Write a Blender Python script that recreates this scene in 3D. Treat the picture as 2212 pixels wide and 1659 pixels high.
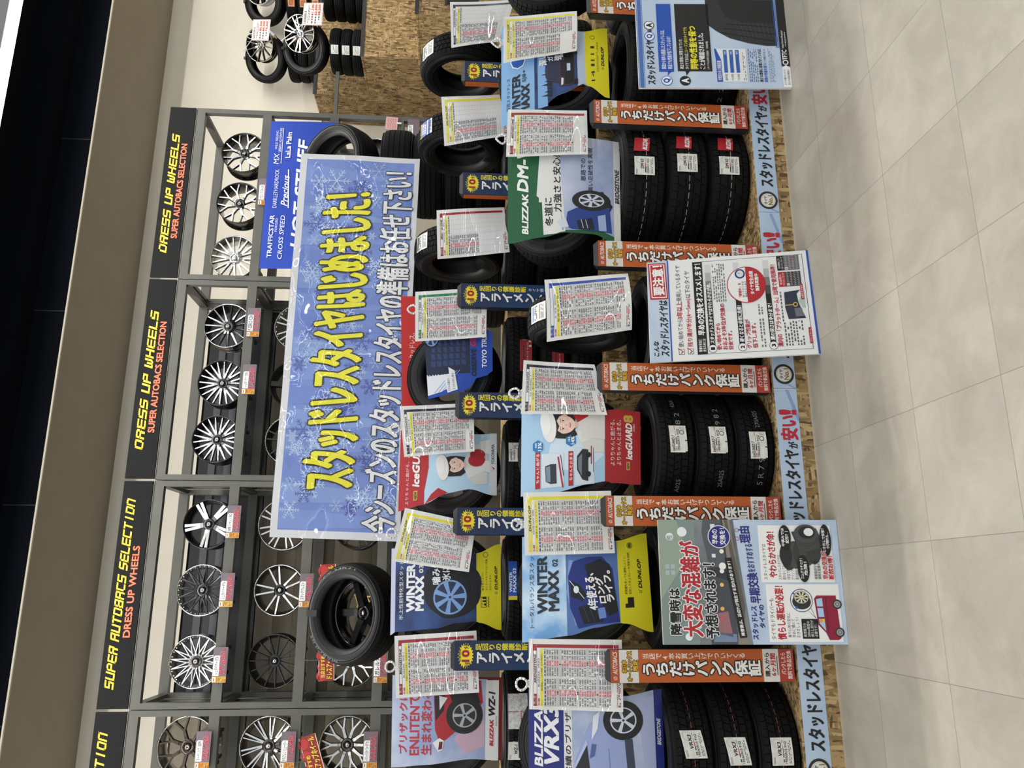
import bpy, bmesh, math, random
from mathutils import Vector, Matrix
from mathutils.geometry import tessellate_polygon

random.seed(7)
for o in list(bpy.data.objects):
    bpy.data.objects.remove(o)
SC = bpy.context.scene
COL = SC.collection
PI = math.pi

# ------------------------------------------------------------------ camera
CAM_H = 1.76
FPX = 1694.5
YAW, PITCH, ROLL = math.radians(14.575), math.radians(-4.02), math.radians(-1.042)
FW = Vector((math.sin(YAW) * math.cos(PITCH), math.cos(YAW) * math.cos(PITCH), math.sin(PITCH)))
_r = Vector((math.cos(YAW), -math.sin(YAW), 0))
_d = FW.cross(_r)
RT = _r * math.cos(ROLL) + _d * math.sin(ROLL)
DN = _d * math.cos(ROLL) - _r * math.sin(ROLL)
EYE = Vector((0, 0, CAM_H))
cam_data = bpy.data.cameras.new('camera')
cam = bpy.data.objects.new('camera', cam_data)
COL.objects.link(cam)
cam_data.sensor_fit = 'HORIZONTAL'
cam_data.sensor_width = 36.0
cam_data.lens = 36.0 * FPX / 2212.0
cam_data.clip_start = 0.05
cam_data.clip_end = 100
# the photographer held the phone turned a quarter, so the picture's left is up
mw = Matrix((DN, RT, -FW)).transposed().to_4x4()
mw.translation = EYE
cam.matrix_world = mw
SC.camera = cam

def at(x, y, Y):
    """photo pixel -> point on the upright plane Y = const"""
    q = RT * (829.5 - y) + DN * (x - 1106.0) + FW * FPX
    return EYE + q * (Y / q.y)

# ------------------------------------------------------------------ world, light, exposure
SC.view_settings.view_transform = 'Standard'
SC.view_settings.look = 'None'
SC.view_settings.gamma = 1.0
SC.view_settings.exposure = 0.0
SC.view_settings.use_curve_mapping = False
W = bpy.data.worlds.new('store_air')
SC.world = W
W.use_nodes = True
W.node_tree.nodes['Background'].inputs[0].default_value = (0.92, 0.97, 1.0, 1)
W.node_tree.nodes['Background'].inputs[1].default_value = 0.85
LAMP_ROWS = (6.54, 3.2, -0.4, -4.0)
LAMP_Z = 5.95
for yy in LAMP_ROWS:
    ld = bpy.data.lights.new('lamp_row_light', 'AREA')
    ld.shape = 'RECTANGLE'
    ld.size = 17.0
    ld.size_y = 0.11
    ld.energy = {6.54: 560, 3.2: 250, -0.4: 205, -4.0: 350}[yy]
    ld.color = (1.0, 0.975, 0.93)
    lo = bpy.data.objects.new('lamp_row_light', ld)
    lo.location = (2.0, yy, LAMP_Z - 0.035)
    COL.objects.link(lo)

# ------------------------------------------------------------------ materials
def lin(c):
    return c / 12.92 if c <= 0.04045 else ((c + 0.055) / 1.055) ** 2.4
def hexc(h):
    h = h.lstrip('#')
    return tuple(lin(int(h[i:i + 2], 16) / 255) for i in (0, 2, 4))
_M = {}
def mat(h, rough=0.5, metal=0.0, coat=0.0, spec=0.5, name=None, emit=0.0, bump=0.0, bscale=20.0, film=0.0, fdet=0.0):
    key = (h, rough, metal, coat, spec, emit, bump, bscale, film, fdet)
    if key in _M:
        return _M[key]
    m = bpy.data.materials.new(name or 'paint_' + h.strip('#'))
    m.use_nodes = True
    b = m.node_tree.nodes['Principled BSDF']
    b.inputs['Base Color'].default_value = (*hexc(h), 1)
    b.inputs['Roughness'].default_value = rough
    b.inputs['Metallic'].default_value = metal
    b.inputs['Specular IOR Level'].default_value = spec
    b.inputs['Coat Weight'].default_value = coat
    b.inputs['Coat Roughness'].default_value = 0.06
    if emit:
        b.inputs['Emission Color'].default_value = (*hexc(h), 1)
        b.inputs['Emission Strength'].default_value = emit
    if film:
        nt = m.node_tree
        tc = nt.nodes.new('ShaderNodeTexCoord'); nz = nt.nodes.new('ShaderNodeTexNoise'); nz.inputs['Scale'].default_value = bscale; nz.inputs['Detail'].default_value = fdet
        bp = nt.nodes.new('ShaderNodeBump'); bp.inputs['Strength'].default_value = 1.0; bp.inputs['Distance'].default_value = film
        mp = nt.nodes.new('ShaderNodeMapping'); mp.inputs['Rotation'].default_value = (0, .6, 0); mp.inputs['Scale'].default_value = (.45, 1, 1.25) if fdet == 0 else (1, 1, 1)
        nt.links.new(tc.outputs['Object'], mp.inputs['Vector']); nt.links.new(mp.outputs['Vector'], nz.inputs['Vector']); nt.links.new(nz.outputs['Fac'], bp.inputs['Height']); nt.links.new(bp.outputs['Normal'], b.inputs['Coat Normal'])
    if bump:
        nt = m.node_tree
        tc = nt.nodes.new('ShaderNodeTexCoord')
        nz = nt.nodes.new('ShaderNodeTexNoise'); nz.inputs['Scale'].default_value = bscale; nz.inputs['Detail'].default_value = 3
        bp = nt.nodes.new('ShaderNodeBump'); bp.inputs['Strength'].default_value = bump; bp.inputs['Distance'].default_value = 0.02
        nt.links.new(tc.outputs['Object'], nz.inputs['Vector'])
        nt.links.new(nz.outputs['Fac'], bp.inputs['Height'])
        nt.links.new(bp.outputs['Normal'], b.inputs['Normal'])
        if coat:
            nt.links.new(bp.outputs['Normal'], b.inputs['Coat Normal'])
    _M[key] = m
    return m
def P(h):            # matte print
    return mat(h, 0.5)
def LAM(h):          # print under laminate film
    return mat(h, 0.45, coat=1.0, film=0.22, bscale=5.0)
def VIN(h):          # print under wrinkled clear vinyl
    return mat(h, 0.4, coat=1.0, bump=0.42, bscale=5.0)

def nodes_mat(name):
    m = bpy.data.materials.new(name); m.use_nodes = True
    nt = m.node_tree
    return m, nt, nt.nodes['Principled BSDF']
def osb_mat():
    m, nt, b = nodes_mat('osb_board')
    tc = nt.nodes.new('ShaderNodeTexCoord')
    def chips(scale_vec, rot):
        mp = nt.nodes.new('ShaderNodeMapping'); mp.inputs['Scale'].default_value = scale_vec; mp.inputs['Rotation'].default_value = rot
        nz = nt.nodes.new('ShaderNodeTexNoise'); nz.inputs['Scale'].default_value = 6; nz.inputs['Detail'].default_value = 2
        mx = nt.nodes.new('ShaderNodeMixRGB'); mx.blend_type = 'ADD'; mx.inputs[0].default_value = 0.25
        vo = nt.nodes.new('ShaderNodeTexVoronoi'); vo.inputs['Scale'].default_value = 1.0
        nt.links.new(tc.outputs['Object'], mp.inputs['Vector'])
        nt.links.new(tc.outputs['Object'], nz.inputs['Vector'])
        nt.links.new(mp.outputs['Vector'], mx.inputs[1]); nt.links.new(nz.outputs['Color'], mx.inputs[2])
        nt.links.new(mx.outputs[0], vo.inputs['Vector'])
        return vo
    def ramp(sock, hs):
        r = nt.nodes.new('ShaderNodeValToRGB'); e = r.color_ramp.elements
        e[0].position = 0.1; e[0].color = (*hexc(hs[0]), 1); e[1].position = 0.9; e[1].color = (*hexc(hs[-1]), 1)
        for i, h in enumerate(hs[1:-1]):
            q = e.new(0.1 + 0.8 * (i + 1) / (len(hs) - 1)); q.color = (*hexc(h), 1)
        nt.links.new(sock, r.inputs[0]); return r
    HS = ('#5c4628', '#8d7248', '#a3875a', '#77603a', '#b09467', '#917650', '#bba273')
    lay = []
    for sv, rot in (((15, 62, 70), (0.2, 0.35, 0.55)), ((15, 68, 62), (-0.4, -0.8, -0.6)), ((62, 15, 17), (0.5, 0.25, 0.3)), ((58, 62, 15), (0.35, -0.45, 0.2))):
        v = chips(sv, rot); sc = nt.nodes.new('ShaderNodeSeparateColor'); nt.links.new(v.outputs['Color'], sc.inputs[0])
        lay.append((ramp(sc.outputs[0], HS), sc.outputs[1]))
    cur = lay[0][0].outputs[0]
    for k, (r, pick) in enumerate(lay[1:]):
        gt = nt.nodes.new('ShaderNodeMath'); gt.operation = 'GREATER_THAN'; gt.inputs[1].default_value = 0.55
        nt.links.new(pick, gt.inputs[0])
        mx = nt.nodes.new('ShaderNodeMixRGB'); nt.links.new(gt.outputs[0], mx.inputs[0]); nt.links.new(cur, mx.inputs[1]); nt.links.new(r.outputs[0], mx.inputs[2])
        cur = mx.outputs[0]
    nt.links.new(cur, b.inputs['Base Color'])
    b.inputs['Roughness'].default_value = 0.75
    return m
OSB = osb_mat()
def floor_mat():
    m, nt, b = nodes_mat('stone_look_floor_tiles')
    N = nt.nodes.new; L = nt.links.new
    tc = N('ShaderNodeTexCoord')
    sp = N('ShaderNodeSeparateXYZ'); L(tc.outputs['Object'], sp.inputs[0])
    def line(sock, off):
        a = N('ShaderNodeMath'); a.operation = 'SUBTRACT'; L(sock, a.inputs[0]); a.inputs[1].default_value = off
        d = N('ShaderNodeMath'); d.operation = 'DIVIDE'; L(a.outputs[0], d.inputs[0]); d.inputs[1].default_value = 0.5
        r = N('ShaderNodeMath'); r.operation = 'PINGPONG'; L(d.outputs[0], r.inputs[0]); r.inputs[1].default_value = 0.5
        c = N('ShaderNodeMath'); c.operation = 'LESS_THAN'; L(r.outputs[0], c.inputs[0]); c.inputs[1].default_value = 0.0026
        fl = N('ShaderNodeMath'); fl.operation = 'FLOOR'; L(d.outputs[0], fl.inputs[0])
        return c, fl
    lx, fx = line(sp.outputs[0], 0.168); ly, fy = line(sp.outputs[1], 2.336)
    mx = N('ShaderNodeMath'); mx.operation = 'MAXIMUM'; L(lx.outputs[0], mx.inputs[0]); L(ly.outputs[0], mx.inputs[1])
    cb = N('ShaderNodeCombineXYZ'); L(fx.outputs[0], cb.inputs[0]); L(fy.outputs[0], cb.inputs[1])
    wn = N('ShaderNodeTexWhiteNoise'); L(cb.outputs[0], wn.inputs[0])
    sh = N('ShaderNodeVectorMath'); sh.operation = 'SCALE'; L(wn.outputs['Color'], sh.inputs[0]); sh.inputs['Scale'].default_value = 9
    ad = N('ShaderNodeVectorMath'); ad.operation = 'ADD'; L(tc.outputs['Object'], ad.inputs[0]); L(sh.outputs[0], ad.inputs[1])
    n1 = N('ShaderNodeTexNoise'); n1.inputs['Scale'].default_value = 3.2; n1.inputs['Detail'].default_value = 9; n1.inputs['Roughness'].default_value = 0.68; n1.inputs['Distortion'].default_value = 0.6
    L(ad.outputs[0], n1.inputs['Vector'])
    r1 = N('ShaderNodeValToRGB'); e = r1.color_ramp.elements
    e[0].position = 0.32; e[0].color = (*hexc('#999386'), 1); e[1].position = 0.68; e[1].color = (*hexc('#b0aa9b'), 1)
    q = e.new(0.5); q.color = (*hexc('#a49e91'), 1)
    L(n1.outputs['Fac'], r1.inputs[0])
    hv = N('ShaderNodeHueSaturation'); L(r1.outputs[0], hv.inputs['Color'])
    vr = N('ShaderNodeMapRange'); L(wn.outputs['Value'], vr.inputs[0]); vr.inputs[3].default_value = 0.95; vr.inputs[4].default_value = 1.05
    L(vr.outputs[0], hv.inputs['Value'])
    n2 = N('ShaderNodeTexNoise'); n2.inputs['Scale'].default_value = 38; n2.inputs['Detail'].default_value = 2; L(tc.outputs['Object'], n2.inputs['Vector'])
    gt = N('ShaderNodeMath'); gt.operation = 'GREATER_THAN'; L(n2.outputs['Fac'], gt.inputs[0]); gt.inputs[1].default_value = 0.855
    m0 = N('ShaderNodeMixRGB'); m0.inputs[2].default_value = (*hexc('#6f6a60'), 1); L(hv.outputs[0], m0.inputs[1])
    g2 = N('ShaderNodeMath'); g2.operation = 'MULTIPLY'; L(gt.outputs[0], g2.inputs[0]); g2.inputs[1].default_value = 0.45; L(g2.outputs[0], m0.inputs[0])
    m1 = N('ShaderNodeMixRGB'); L(mx.outputs[0], m1.inputs[0]); L(m0.outputs[0], m1.inputs[1]); m1.inputs[2].default_value = (*hexc('#7c766a'), 1)
    L(m1.outputs[0], b.inputs['Base Color'])
    b.inputs['Roughness'].default_value = 0.42
    b.inputs['Specular IOR Level'].default_value = 0.4
    return m
def noisy(name, h1, h2, scale, rough, bump=0.0, spec=0.5):
    m, nt, b = nodes_mat(name)
    tc = nt.nodes.new('ShaderNodeTexCoord'); n = nt.nodes.new('ShaderNodeTexNoise')
    n.inputs['Scale'].default_value = scale; n.inputs['Detail'].default_value = 6
    r = nt.nodes.new('ShaderNodeValToRGB'); r.color_ramp.elements[0].color = (*hexc(h1), 1); r.color_ramp.elements[1].color = (*hexc(h2), 1)
    r.color_ramp.elements[0].position = 0.35; r.color_ramp.elements[1].position = 0.65
    nt.links.new(tc.outputs['Object'], n.inputs['Vector']); nt.links.new(n.outputs['Fac'], r.inputs[0]); nt.links.new(r.outputs[0], b.inputs['Base Color'])
    b.inputs['Roughness'].default_value = rough
    b.inputs['Specular IOR Level'].default_value = spec
    if bump:
        bp = nt.nodes.new('ShaderNodeBump'); bp.inputs['Strength'].default_value = bump; bp.inputs['Distance'].default_value = 0.01
        nt.links.new(n.outputs['Fac'], bp.inputs['Height']); nt.links.new(bp.outputs['Normal'], b.inputs['Normal'])
    return m
FLOOR = floor_mat()
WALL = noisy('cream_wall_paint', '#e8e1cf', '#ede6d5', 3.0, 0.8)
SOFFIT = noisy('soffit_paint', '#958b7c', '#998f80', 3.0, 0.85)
CEIL = noisy('navy_ceiling_paint', '#060910', '#080c15', 2.0, 0.9, spec=.1)
RUBBER = noisy('tire_rubber', '#08090a', '#0c0d0e', 30.0, 0.5, spec=.4)
TREAD = noisy('tire_tread_rubber', '#030304', '#060607', 40.0, 0.7, spec=.22)
STEEL = noisy('grey_painted_steel', '#50504a', '#575751', 5.0, 0.42)
ICE = noisy('ice_print', '#6fa6dc', '#d3e8f7', 7.0, 0.5)
NIGHT = noisy('night_snow_print', '#101d42', '#34528f', 6.0, 0.5)
SNOWBLUE = noisy('snow_sky_print', '#8fa0c8', '#c3cbe0', 4.0, 0.5)
SLATE = noisy('snowy_street_print', '#5a6268', '#868f90', 5.0, 0.5)
PALEBLUE = noisy('pale_frost_print', '#b3c6de', '#c3d3e6', 6.0, 0.5)
BANBLUE = None

# ------------------------------------------------------------------ object helpers
def link(name, me, parent=None, loc=None):
    o = bpy.data.objects.new(name, me)
    COL.objects.link(o)
    if parent is not None:
        o.parent = parent
    if loc is not None:
        o.location = loc
    return o
def tag(o, label, cat, group=None):
    o['label'] = label; o['category'] = cat
    if group: o['group'] = group
    return o
def empty(name, loc, label, cat, group=None, rot=None):
    o = bpy.data.objects.new(name, None); COL.objects.link(o)
    o.location = loc
    if rot: o.rotation_euler = rot
    o.empty_display_size = 0.05
    return tag(o, label, cat, group)
class MB:
    """collects shapes into one mesh"""
    def __init__(s): s.v = []; s.f = []; s.mi = []; s.mats = []; s.sm = []
    def m(s, material):
        if material not in s.mats: s.mats.append(material)
        return s.mats.index(material)
    def add(s, vs, fs, material, smooth=False):
        b = len(s.v); i = s.m(material)
        s.v.extend([tuple(v) for v in vs])
        for f in fs:
            s.f.append(tuple(b + k for k in f)); s.mi.append(i); s.sm.append(smooth)
    def box(s, x0, y0, z0, x1, y1, z1, material):
        vs = [(x0, y0, z0), (x1, y0, z0), (x1, y1, z0), (x0, y1, z0), (x0, y0, z1), (x1, y0, z1), (x1, y1, z1), (x0, y1, z1)]
        s.add(vs, [(0, 3, 2, 1), (4, 5, 6, 7), (0, 1, 5, 4), (1, 2, 6, 5), (2, 3, 7, 6), (3, 0, 4, 7)], material)
    def lathe(s, prof, n, material, closed=False, smooth=True):
        k = len(prof)
        vs = [(r * math.cos(2 * PI * i / n), r * math.sin(2 * PI * i / n), z) for i in range(n) for r, z in prof]
        fs = []
        for i in range(n):
            j = (i + 1) % n
            for a in range(k if closed else k - 1):
                c = (a + 1) % k
                fs.append((i * k + a, j * k + a, j * k + c, i * k + c))
        s.add(vs, fs, material, smooth)
    def tube(s, a, b, r, material, n=10):
        a = Vector(a); b = Vector(b); d = (b - a).normalized()
        u = d.orthogonal().normalized(); w = d.cross(u)
        vs = [p + (u * math.cos(2 * PI * i / n) + w * math.sin(2 * PI * i / n)) * r for p in (a, b) for i in range(n)]
        fs = [(i, (i + 1) % n, n + (i + 1) % n, n + i) for i in range(n)] + [tuple(range(n))[::-1], tuple(range(n, 2 * n))]
        s.add(vs, fs, material, False)
    def mesh(s, name):
        me = bpy.data.meshes.new(name)
        me.from_pydata(s.v, [], s.f)
        for m_ in s.mats: me.materials.append(m_)
        me.polygons.foreach_set('material_index', s.mi)
        me.polygons.foreach_set('use_smooth', s.sm)
        me.update()
        return me
    def build(s, name, parent=None, loc=None):
        return link(name, s.mesh(name), parent, loc)
def struct(name, mb):
    o = mb.build(name); o['kind'] = 'structure'; return o

# ------------------------------------------------------------------ lettering
_G = {}
def glyphs(text, res=2):
    key = (text, res)
    if key in _G: return _G[key]
    c = bpy.data.curves.new('lettering', 'FONT'); c.body = text; c.size = 1; c.resolution_u = res
    o = bpy.data.objects.new('lettering', c); COL.objects.link(o)
    dg = bpy.context.evaluated_depsgraph_get(); dg.update()
    e = o.evaluated_get(dg); me = e.to_mesh()
    vs = [(v.co.x, v.co.y) for v in me.vertices]; fs = [tuple(p.vertices) for p in me.polygons]
    e.to_mesh_clear()
    bpy.data.objects.remove(o); bpy.data.curves.remove(c)
    xs = [v[0] for v in vs] or [0, 1]; ys = [v[1] for v in vs] or [0, 1]
    r = (vs, fs, min(xs), max(xs), min(ys), max(ys))
    _G[key] = r
    return r
DIRS8 = [(math.cos(k * PI / 4), math.sin(k * PI / 4)) for k in range(8)]
DIRS4 = [(1, 1), (-1, 1), (-1, -1), (1, -1)]
class Panel:
    """a printed face: s runs 0..1 along its top edge, t 0..1 down; prints sit in thin layers on it"""
    def __init__(p, corners=None, fn=None, step=0.0005, bulge=None, printer=P, size=None):
        p.mb = MB(); p.step = step; p.pr = printer
        p.sub = (.09, .06) if bulge else None
        if fn: p.fn = fn
        else:
            tl, tr, br, bl = corners
            n = (tr - tl).cross(tl - bl).normalized()
            def f(s, t, d):
                b = bulge(s, t) if bulge else 0.0
                return (tl * (1 - s) + tr * s) * (1 - t) + (bl * (1 - s) + br * s) * t + n * (d + b)
            p.fn = f
            p.w = ((tr - tl).length + (br - bl).length) / 2; p.h = ((bl - tl).length + (br - tr).length) / 2
        if size: p.w, p.h = size
    def c(p, h):
        return h if not isinstance(h, str) else p.pr(h)
    def grid(p, s0, t0, s1, t1, col, layer=0, nx=1, ny=1, L=None, R=None, smooth=False):
        if p.sub and nx * ny <= 8: nx = max(nx, math.ceil(abs(s1 - s0) / p.sub[0] - 1e-6), 1); ny = max(ny, math.ceil(abs(t1 - t0) / p.sub[1] - 1e-6), 1)
        vs = []; fs = []
        for j in range(ny + 1):
            t = t0 + (t1 - t0) * j / ny
            a = s0 if L is None else L(t); b = s1 if R is None else R(t)
            for i in range(nx + 1):
                vs.append(p.fn(a + (b - a) * i / nx, t, layer * p.step))
        for j in range(ny):
            for i in range(nx):
                k = j * (nx + 1) + i
                fs.append((k + nx + 1, k + nx + 2, k + 1, k))
        p.mb.add(vs, fs, p.c(col), smooth)
    rect = grid
    def slab(p, thick, face, edge=None, nx=8, ny=8, L=None, R=None, back=None):
        """front face, back face and rim"""
        edge = edge or face; back = back or edge
        p.grid(0, 0, 1, 1, face, 0, nx, ny, L, R)
        pts = []
        for j in range(ny + 1):
            t = j / ny; pts.append(((L(t) if L else 0.0), t))
        for i in range(1, nx): pts.append(((L(1) if L else 0) + ((R(1) if R else 1) - (L(1) if L else 0)) * i / nx, 1))
        for j in range(ny, -1, -1):
            t = j / ny; pts.append(((R(t) if R else 1.0), t))
        for i in range(nx - 1, 0, -1): pts.append(((L(0) if L else 0) + ((R(0) if R else 1) - (L(0) if L else 0)) * i / nx, 0))
        k = len(pts)
        vs = [p.fn(s, t, 0) for s, t in pts] + [p.fn(s, t, -thick) for s, t in pts]
        p.mb.add(vs, [(i, (i + 1) % k, k + (i + 1) % k, k + i)[::-1] for i in range(k)], p.c(edge))
        vs = []; fs = []
        for j in range(ny + 1):
            t = j / ny; a = L(t) if L else 0; b = R(t) if R else 1
            for i in range(nx + 1): vs.append(p.fn(a + (b - a) * i / nx, t, -thick))
        for j in range(ny):
            for i in range(nx):
                q = j * (nx + 1) + i; fs.append((q, q + 1, q + nx + 2, q + nx + 1))
        p.mb.add(vs, fs, p.c(back))
    def poly(p, pts, col, layer=1):
        tri = tessellate_polygon([[Vector((a, -b, 0)) for a, b in pts]])
        out = []
        def cut(a, b, c, dep=0):
            e = [(max(abs(u[0] - v[0]) / p.sub[0], abs(u[1] - v[1]) / p.sub[1]), k) for k, (u, v) in enumerate(((a, b), (b, c), (c, a)))]
            m, k = max(e)
            if m <= 1 or dep > 14: out.append((a, b, c)); return
            a, b, c = ((a, b, c), (b, c, a), (c, a, b))[k]
            q = ((a[0] + b[0]) / 2, (a[1] + b[1]) / 2)
            cut(a, q, c, dep + 1); cut(q, b, c, dep + 1)
        for t in tri:
            a, b, c = (tuple(pts[k]) for k in t)
            if p.sub: cut(a, b, c)
            else: out.append((a, b, c))
        vs = []; fs = []; idx = {}
        for t in out:
            (ax, ay), (bx, by), (cx, cy) = t
            f = []
            for q in t:
                if q not in idx: idx[q] = len(vs); vs.append(p.fn(q[0], q[1], layer * p.step))
                f.append(idx[q])
            fs.append(tuple(f) if (bx - ax) * (cy - ay) - (by - ay) * (cx - ax) < 0 else tuple(f[::-1]))
        p.mb.add(vs, fs, p.c(col))
    def line(p, a, b, w, col, layer=1):
        """bar from a to b, w in metres"""
        dx = (b[0] - a[0]) * p.w; dy = (b[1] - a[1]) * p.h; l = math.hypot(dx, dy) or 1
        nx, ny = -dy / l * w / 2 / p.w, dx / l * w / 2 / p.h
        p.poly([(a[0] + nx, a[1] + ny), (b[0] + nx, b[1] + ny), (b[0] - nx, b[1] - ny), (a[0] - nx, a[1] - ny)], col, layer)
    def oval(p, cs, ct, r, col, layer=1, ry=None, n=28, a0=0, a1=2 * PI, rot=0.0):
        """disc of radius r metres (ry: other radius)"""
        ry = ry or r
        pts = []
        for i in range(n):
            a = a0 + (a1 - a0) * i / (n if a1 - a0 > 6.2 else n - 1)
            x, y = r * math.cos(a), ry * math.sin(a)
            x, y = x * math.cos(rot) - y * math.sin(rot), x * math.sin(rot) + y * math.cos(rot)
            pts.append((cs + x / p.w, ct - y / p.h))
        p.poly(pts, col, layer)
    def ring(p, cs, ct, r0, r1, col, layer=1, n=32, k=1.0):
        vs = []; fs = []
        for i in range(n):
            a = 2 * PI * i / n
            for r in (r0, r1): vs.append(p.fn(cs + r * math.cos(a) / p.w, ct - r * k * math.sin(a) / p.h, layer * p.step))
        for i in range(n):
            j = (i + 1) % n; fs.append((2 * i, 2 * i + 1, 2 * j + 1, 2 * j))
        p.mb.add(vs, fs, p.c(col))
    def text(p, txt, s0, t0, s1, t1, col, layer=2, bold=0.0, shear=0.0, out=None, outw=0.0, res=2, rise=0.0):
        """txt fitted in the box; bold: stroke growth in em; out: outline colour; rise: how far the right end climbs (in t)"""
        vs, fs, x0, x1, y0, y1 = glyphs(txt, res)
        if not fs: return
        w = max(x1 - x0, 1e-4); h = max(y1 - y0, 1e-4)
        def put(dx, dy, c, ly):
            o = []
            for x, y in vs:
                b = (y - y0 + dy) / h; a = (x - x0 + dx) / w
                o.append(p.fn(s0 + (s1 - s0) * a + shear * (b - .5) * (t1 - t0) * p.h / p.w, t1 - (t1 - t0) * b - rise * a, ly * p.step))
            p.mb.add(o, fs, p.c(c))
        ratio = (s1 - s0) * p.w / w / ((t1 - t0) * p.h / h)     # keep stroke growth even
        kx, ky = (1.0, ratio) if ratio < 1 else (1 / ratio, 1.0)
        if out:
            for k, (dx, dy) in enumerate(DIRS8): put(dx * (outw + bold) * kx, dy * (outw + bold) * ky, out, layer + k * .07)
        lay = layer + (1 if out else 0)
        if bold:
            for k, (dx, dy) in enumerate(DIRS8 if bold > .08 else DIRS4): put(dx * bold * kx * .75, dy * bold * ky * .75, col, lay + k * .07)
            if bold > 0.03: put(0, 0, col, lay + .3)
        else: put(0, 0, col, lay)
    def vtext(p, txt, s0, t0, s1, t1, col, **k):
        n = len(txt); hh = (t1 - t0) / n
        for i, ch in enumerate(txt):
            vs, fs, x0, x1, y0, y1 = glyphs(ch)
            if not fs: continue
            cx0, cx1 = s0 + (s1 - s0) * x0, s0 + (s1 - s0) * x1
            a = t0 + hh * (i + .88 - y1); b = t0 + hh * (i + .88 - y0)
            p.text(ch, cx0, a, cx1, b, col, **k)
    def lines(p, rows, s0, t0, s1, t1, col, **k):
        """rows of text, each scaled from the longest"""
        n = len(rows); hh = (t1 - t0) / n
        big = max(glyphs(r)[3] - glyphs(r)[2] for r in rows)
        for i, r in enumerate(rows):
            g = glyphs(r)
            p.text(r, s0, t0 + hh * i + hh * .08, s0 + (s1 - s0) * (g[3] - g[2]) / big, t0 + hh * (i + 1) - hh * .08, col, **k)
    def marks(p, s0, t0, s1, t1, rows, col, layer=1, fill=0.6, seed=0, cell=None, dens=0.85):
        """rows of fine print too small to read: short strokes"""
        rnd = random.Random(seed)
        hh = (t1 - t0) / rows
        for i in range(rows):
            a = s0; tt = t0 + hh * i
            while a < s1 - 1e-6:
                w = (cell or (s1 - s0) * .12) * rnd.uniform(.5, 1.1)
                b = min(s1, a + w)
                if rnd.random() < dens: p.rect(a, tt + hh * (1 - fill) / 2, b, tt + hh * (1 + fill) / 2, col, layer)
                a = b + (cell or (s1 - s0) * .12) * .35
    def snow(p, cs, ct, r, col, layer=1, w=.004, kind=0):
        for k in range(6):
            a = PI / 6 + k * PI / 3
            e = lambda rr, aa, o=(cs, ct): (o[0] + rr * math.cos(aa) / p.w, o[1] - rr * math.sin(aa) / p.h)
            p.line((cs, ct), e(r, a), w, col, layer)
            for q in (.45, .72) if kind == 0 else (.3, .55, .8):
                m0 = e(r * q, a)
                for sg in (-1, 1): p.line(m0, e(r * .32 * (1.1 - q * .5), a + sg * PI / 3.4, m0), w * .8, col, layer)
            if kind == 2: p.line(e(r * .4, a), e(r * .4, a + PI / 3), w * .8, col, layer)
    def build(p, name, parent=None, label=None, cat=None, group=None):
        o = p.mb.build(name, parent)
        if label: tag(o, label, cat, group)
        return o
# squared display capitals for the header boards
_L, _R, _T, _B, _Mi = (0, 0, .95, 5), (3.05, 0, 4, 5), (0, 4.1, 4, 5), (0, 0, 4, .9), (0, 2.05, 4, 2.95)
_UL, _UR, _LL, _LR, _C = (0, 2.3, .95, 5), (3.05, 2.3, 4, 5), (0, 0, .95, 2.7), (3.05, 0, 4, 2.7), (1.5, 0, 2.5, 5)
TECH = dict(D=[_L, _T, _B, _R], R=[_L, _T, _Mi, _UR, (2.5, 0, 3.6, 2.2)], E=[_L, _T, _Mi, _B], S=[_T, _UL, _Mi, _LR, _B], U=[_L, _B, _R], P=[_L, _T, _Mi, _UR],
            W=[_L, _R, _B, (1.55, 0, 2.45, 3.6)], H=[_L, _R, _Mi], L=[_L, _B], A=[_L, _R, _T, _Mi], T=[_T, _C], O=[_L, _R, _T, _B], B=[_L, _T, _Mi, _B, (3.05, 0, 4, 4.6)], C=[_T, _L, _B], I=[_C], N=[_L, _R, _T])
def tech(p, txt, s0, t0, s1, t1, col, layer=2, shear=.3):
    wd = sum(2.6 if c == ' ' else 4.6 for c in txt) - .6
    x = 0
    for c in txt:
        if c != ' ':
            for a, b, c2, d in TECH[c]:
                q = [(a, b), (c2, b), (c2, d), (a, d)]
                p.poly([(s0 + (s1 - s0) * (x + u) / wd + shear * (v / 5 - .5) * (t1 - t0) * p.h / p.w, t1 - (t1 - t0) * v / 5) for u, v in q], col, layer)
        x += 2.6 if c == ' ' else 4.6

# ================================================================== the room
YW = 9.35           # cream back wall
YR = 7.6            # front of the wheel racks
KR = YR / 6.8
def rz(z): return CAM_H + (z - CAM_H) * KR
SOF = 5.708
b = MB(); b.add([(-9, -7, 0), (14, -7, 0), (14, YW, 0), (-9, YW, 0)], [(0, 1, 2, 3)], FLOOR); struct('floor', b)
b = MB(); b.box(-9, YW, 0, 14, YW + .15, SOF + .9, WALL); struct('wall_back', b)
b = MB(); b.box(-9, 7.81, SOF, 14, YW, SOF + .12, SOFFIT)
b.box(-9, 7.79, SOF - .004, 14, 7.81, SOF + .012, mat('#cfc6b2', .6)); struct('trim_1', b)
b = MB(); b.box(-9, 7.805, SOF + .012, 14, 7.87, 6.03, CEIL)
for i in range(12):
    b.box(-9 + i * 1.95, 7.801, SOF + .012, -9 + i * 1.95 + .012, 7.805, 6.03, mat('#10141f', .7))
b.box(-9, 7.55, 6.03, 14, 7.87, 6.15, CEIL); b.box(-9, 7.50, 6.15, 14, 7.55, 6.34, CEIL)
struct('trim_2', b)
b = MB(); b.box(-9, -7, 6.34, 14, YW, 6.45, CEIL)
for i in range(8): b.box(-9, -6.5 + i * 1.85, 6.30, 14, -6.44 + i * 1.85, 6.34, CEIL)
struct('ceiling', b)
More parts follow.
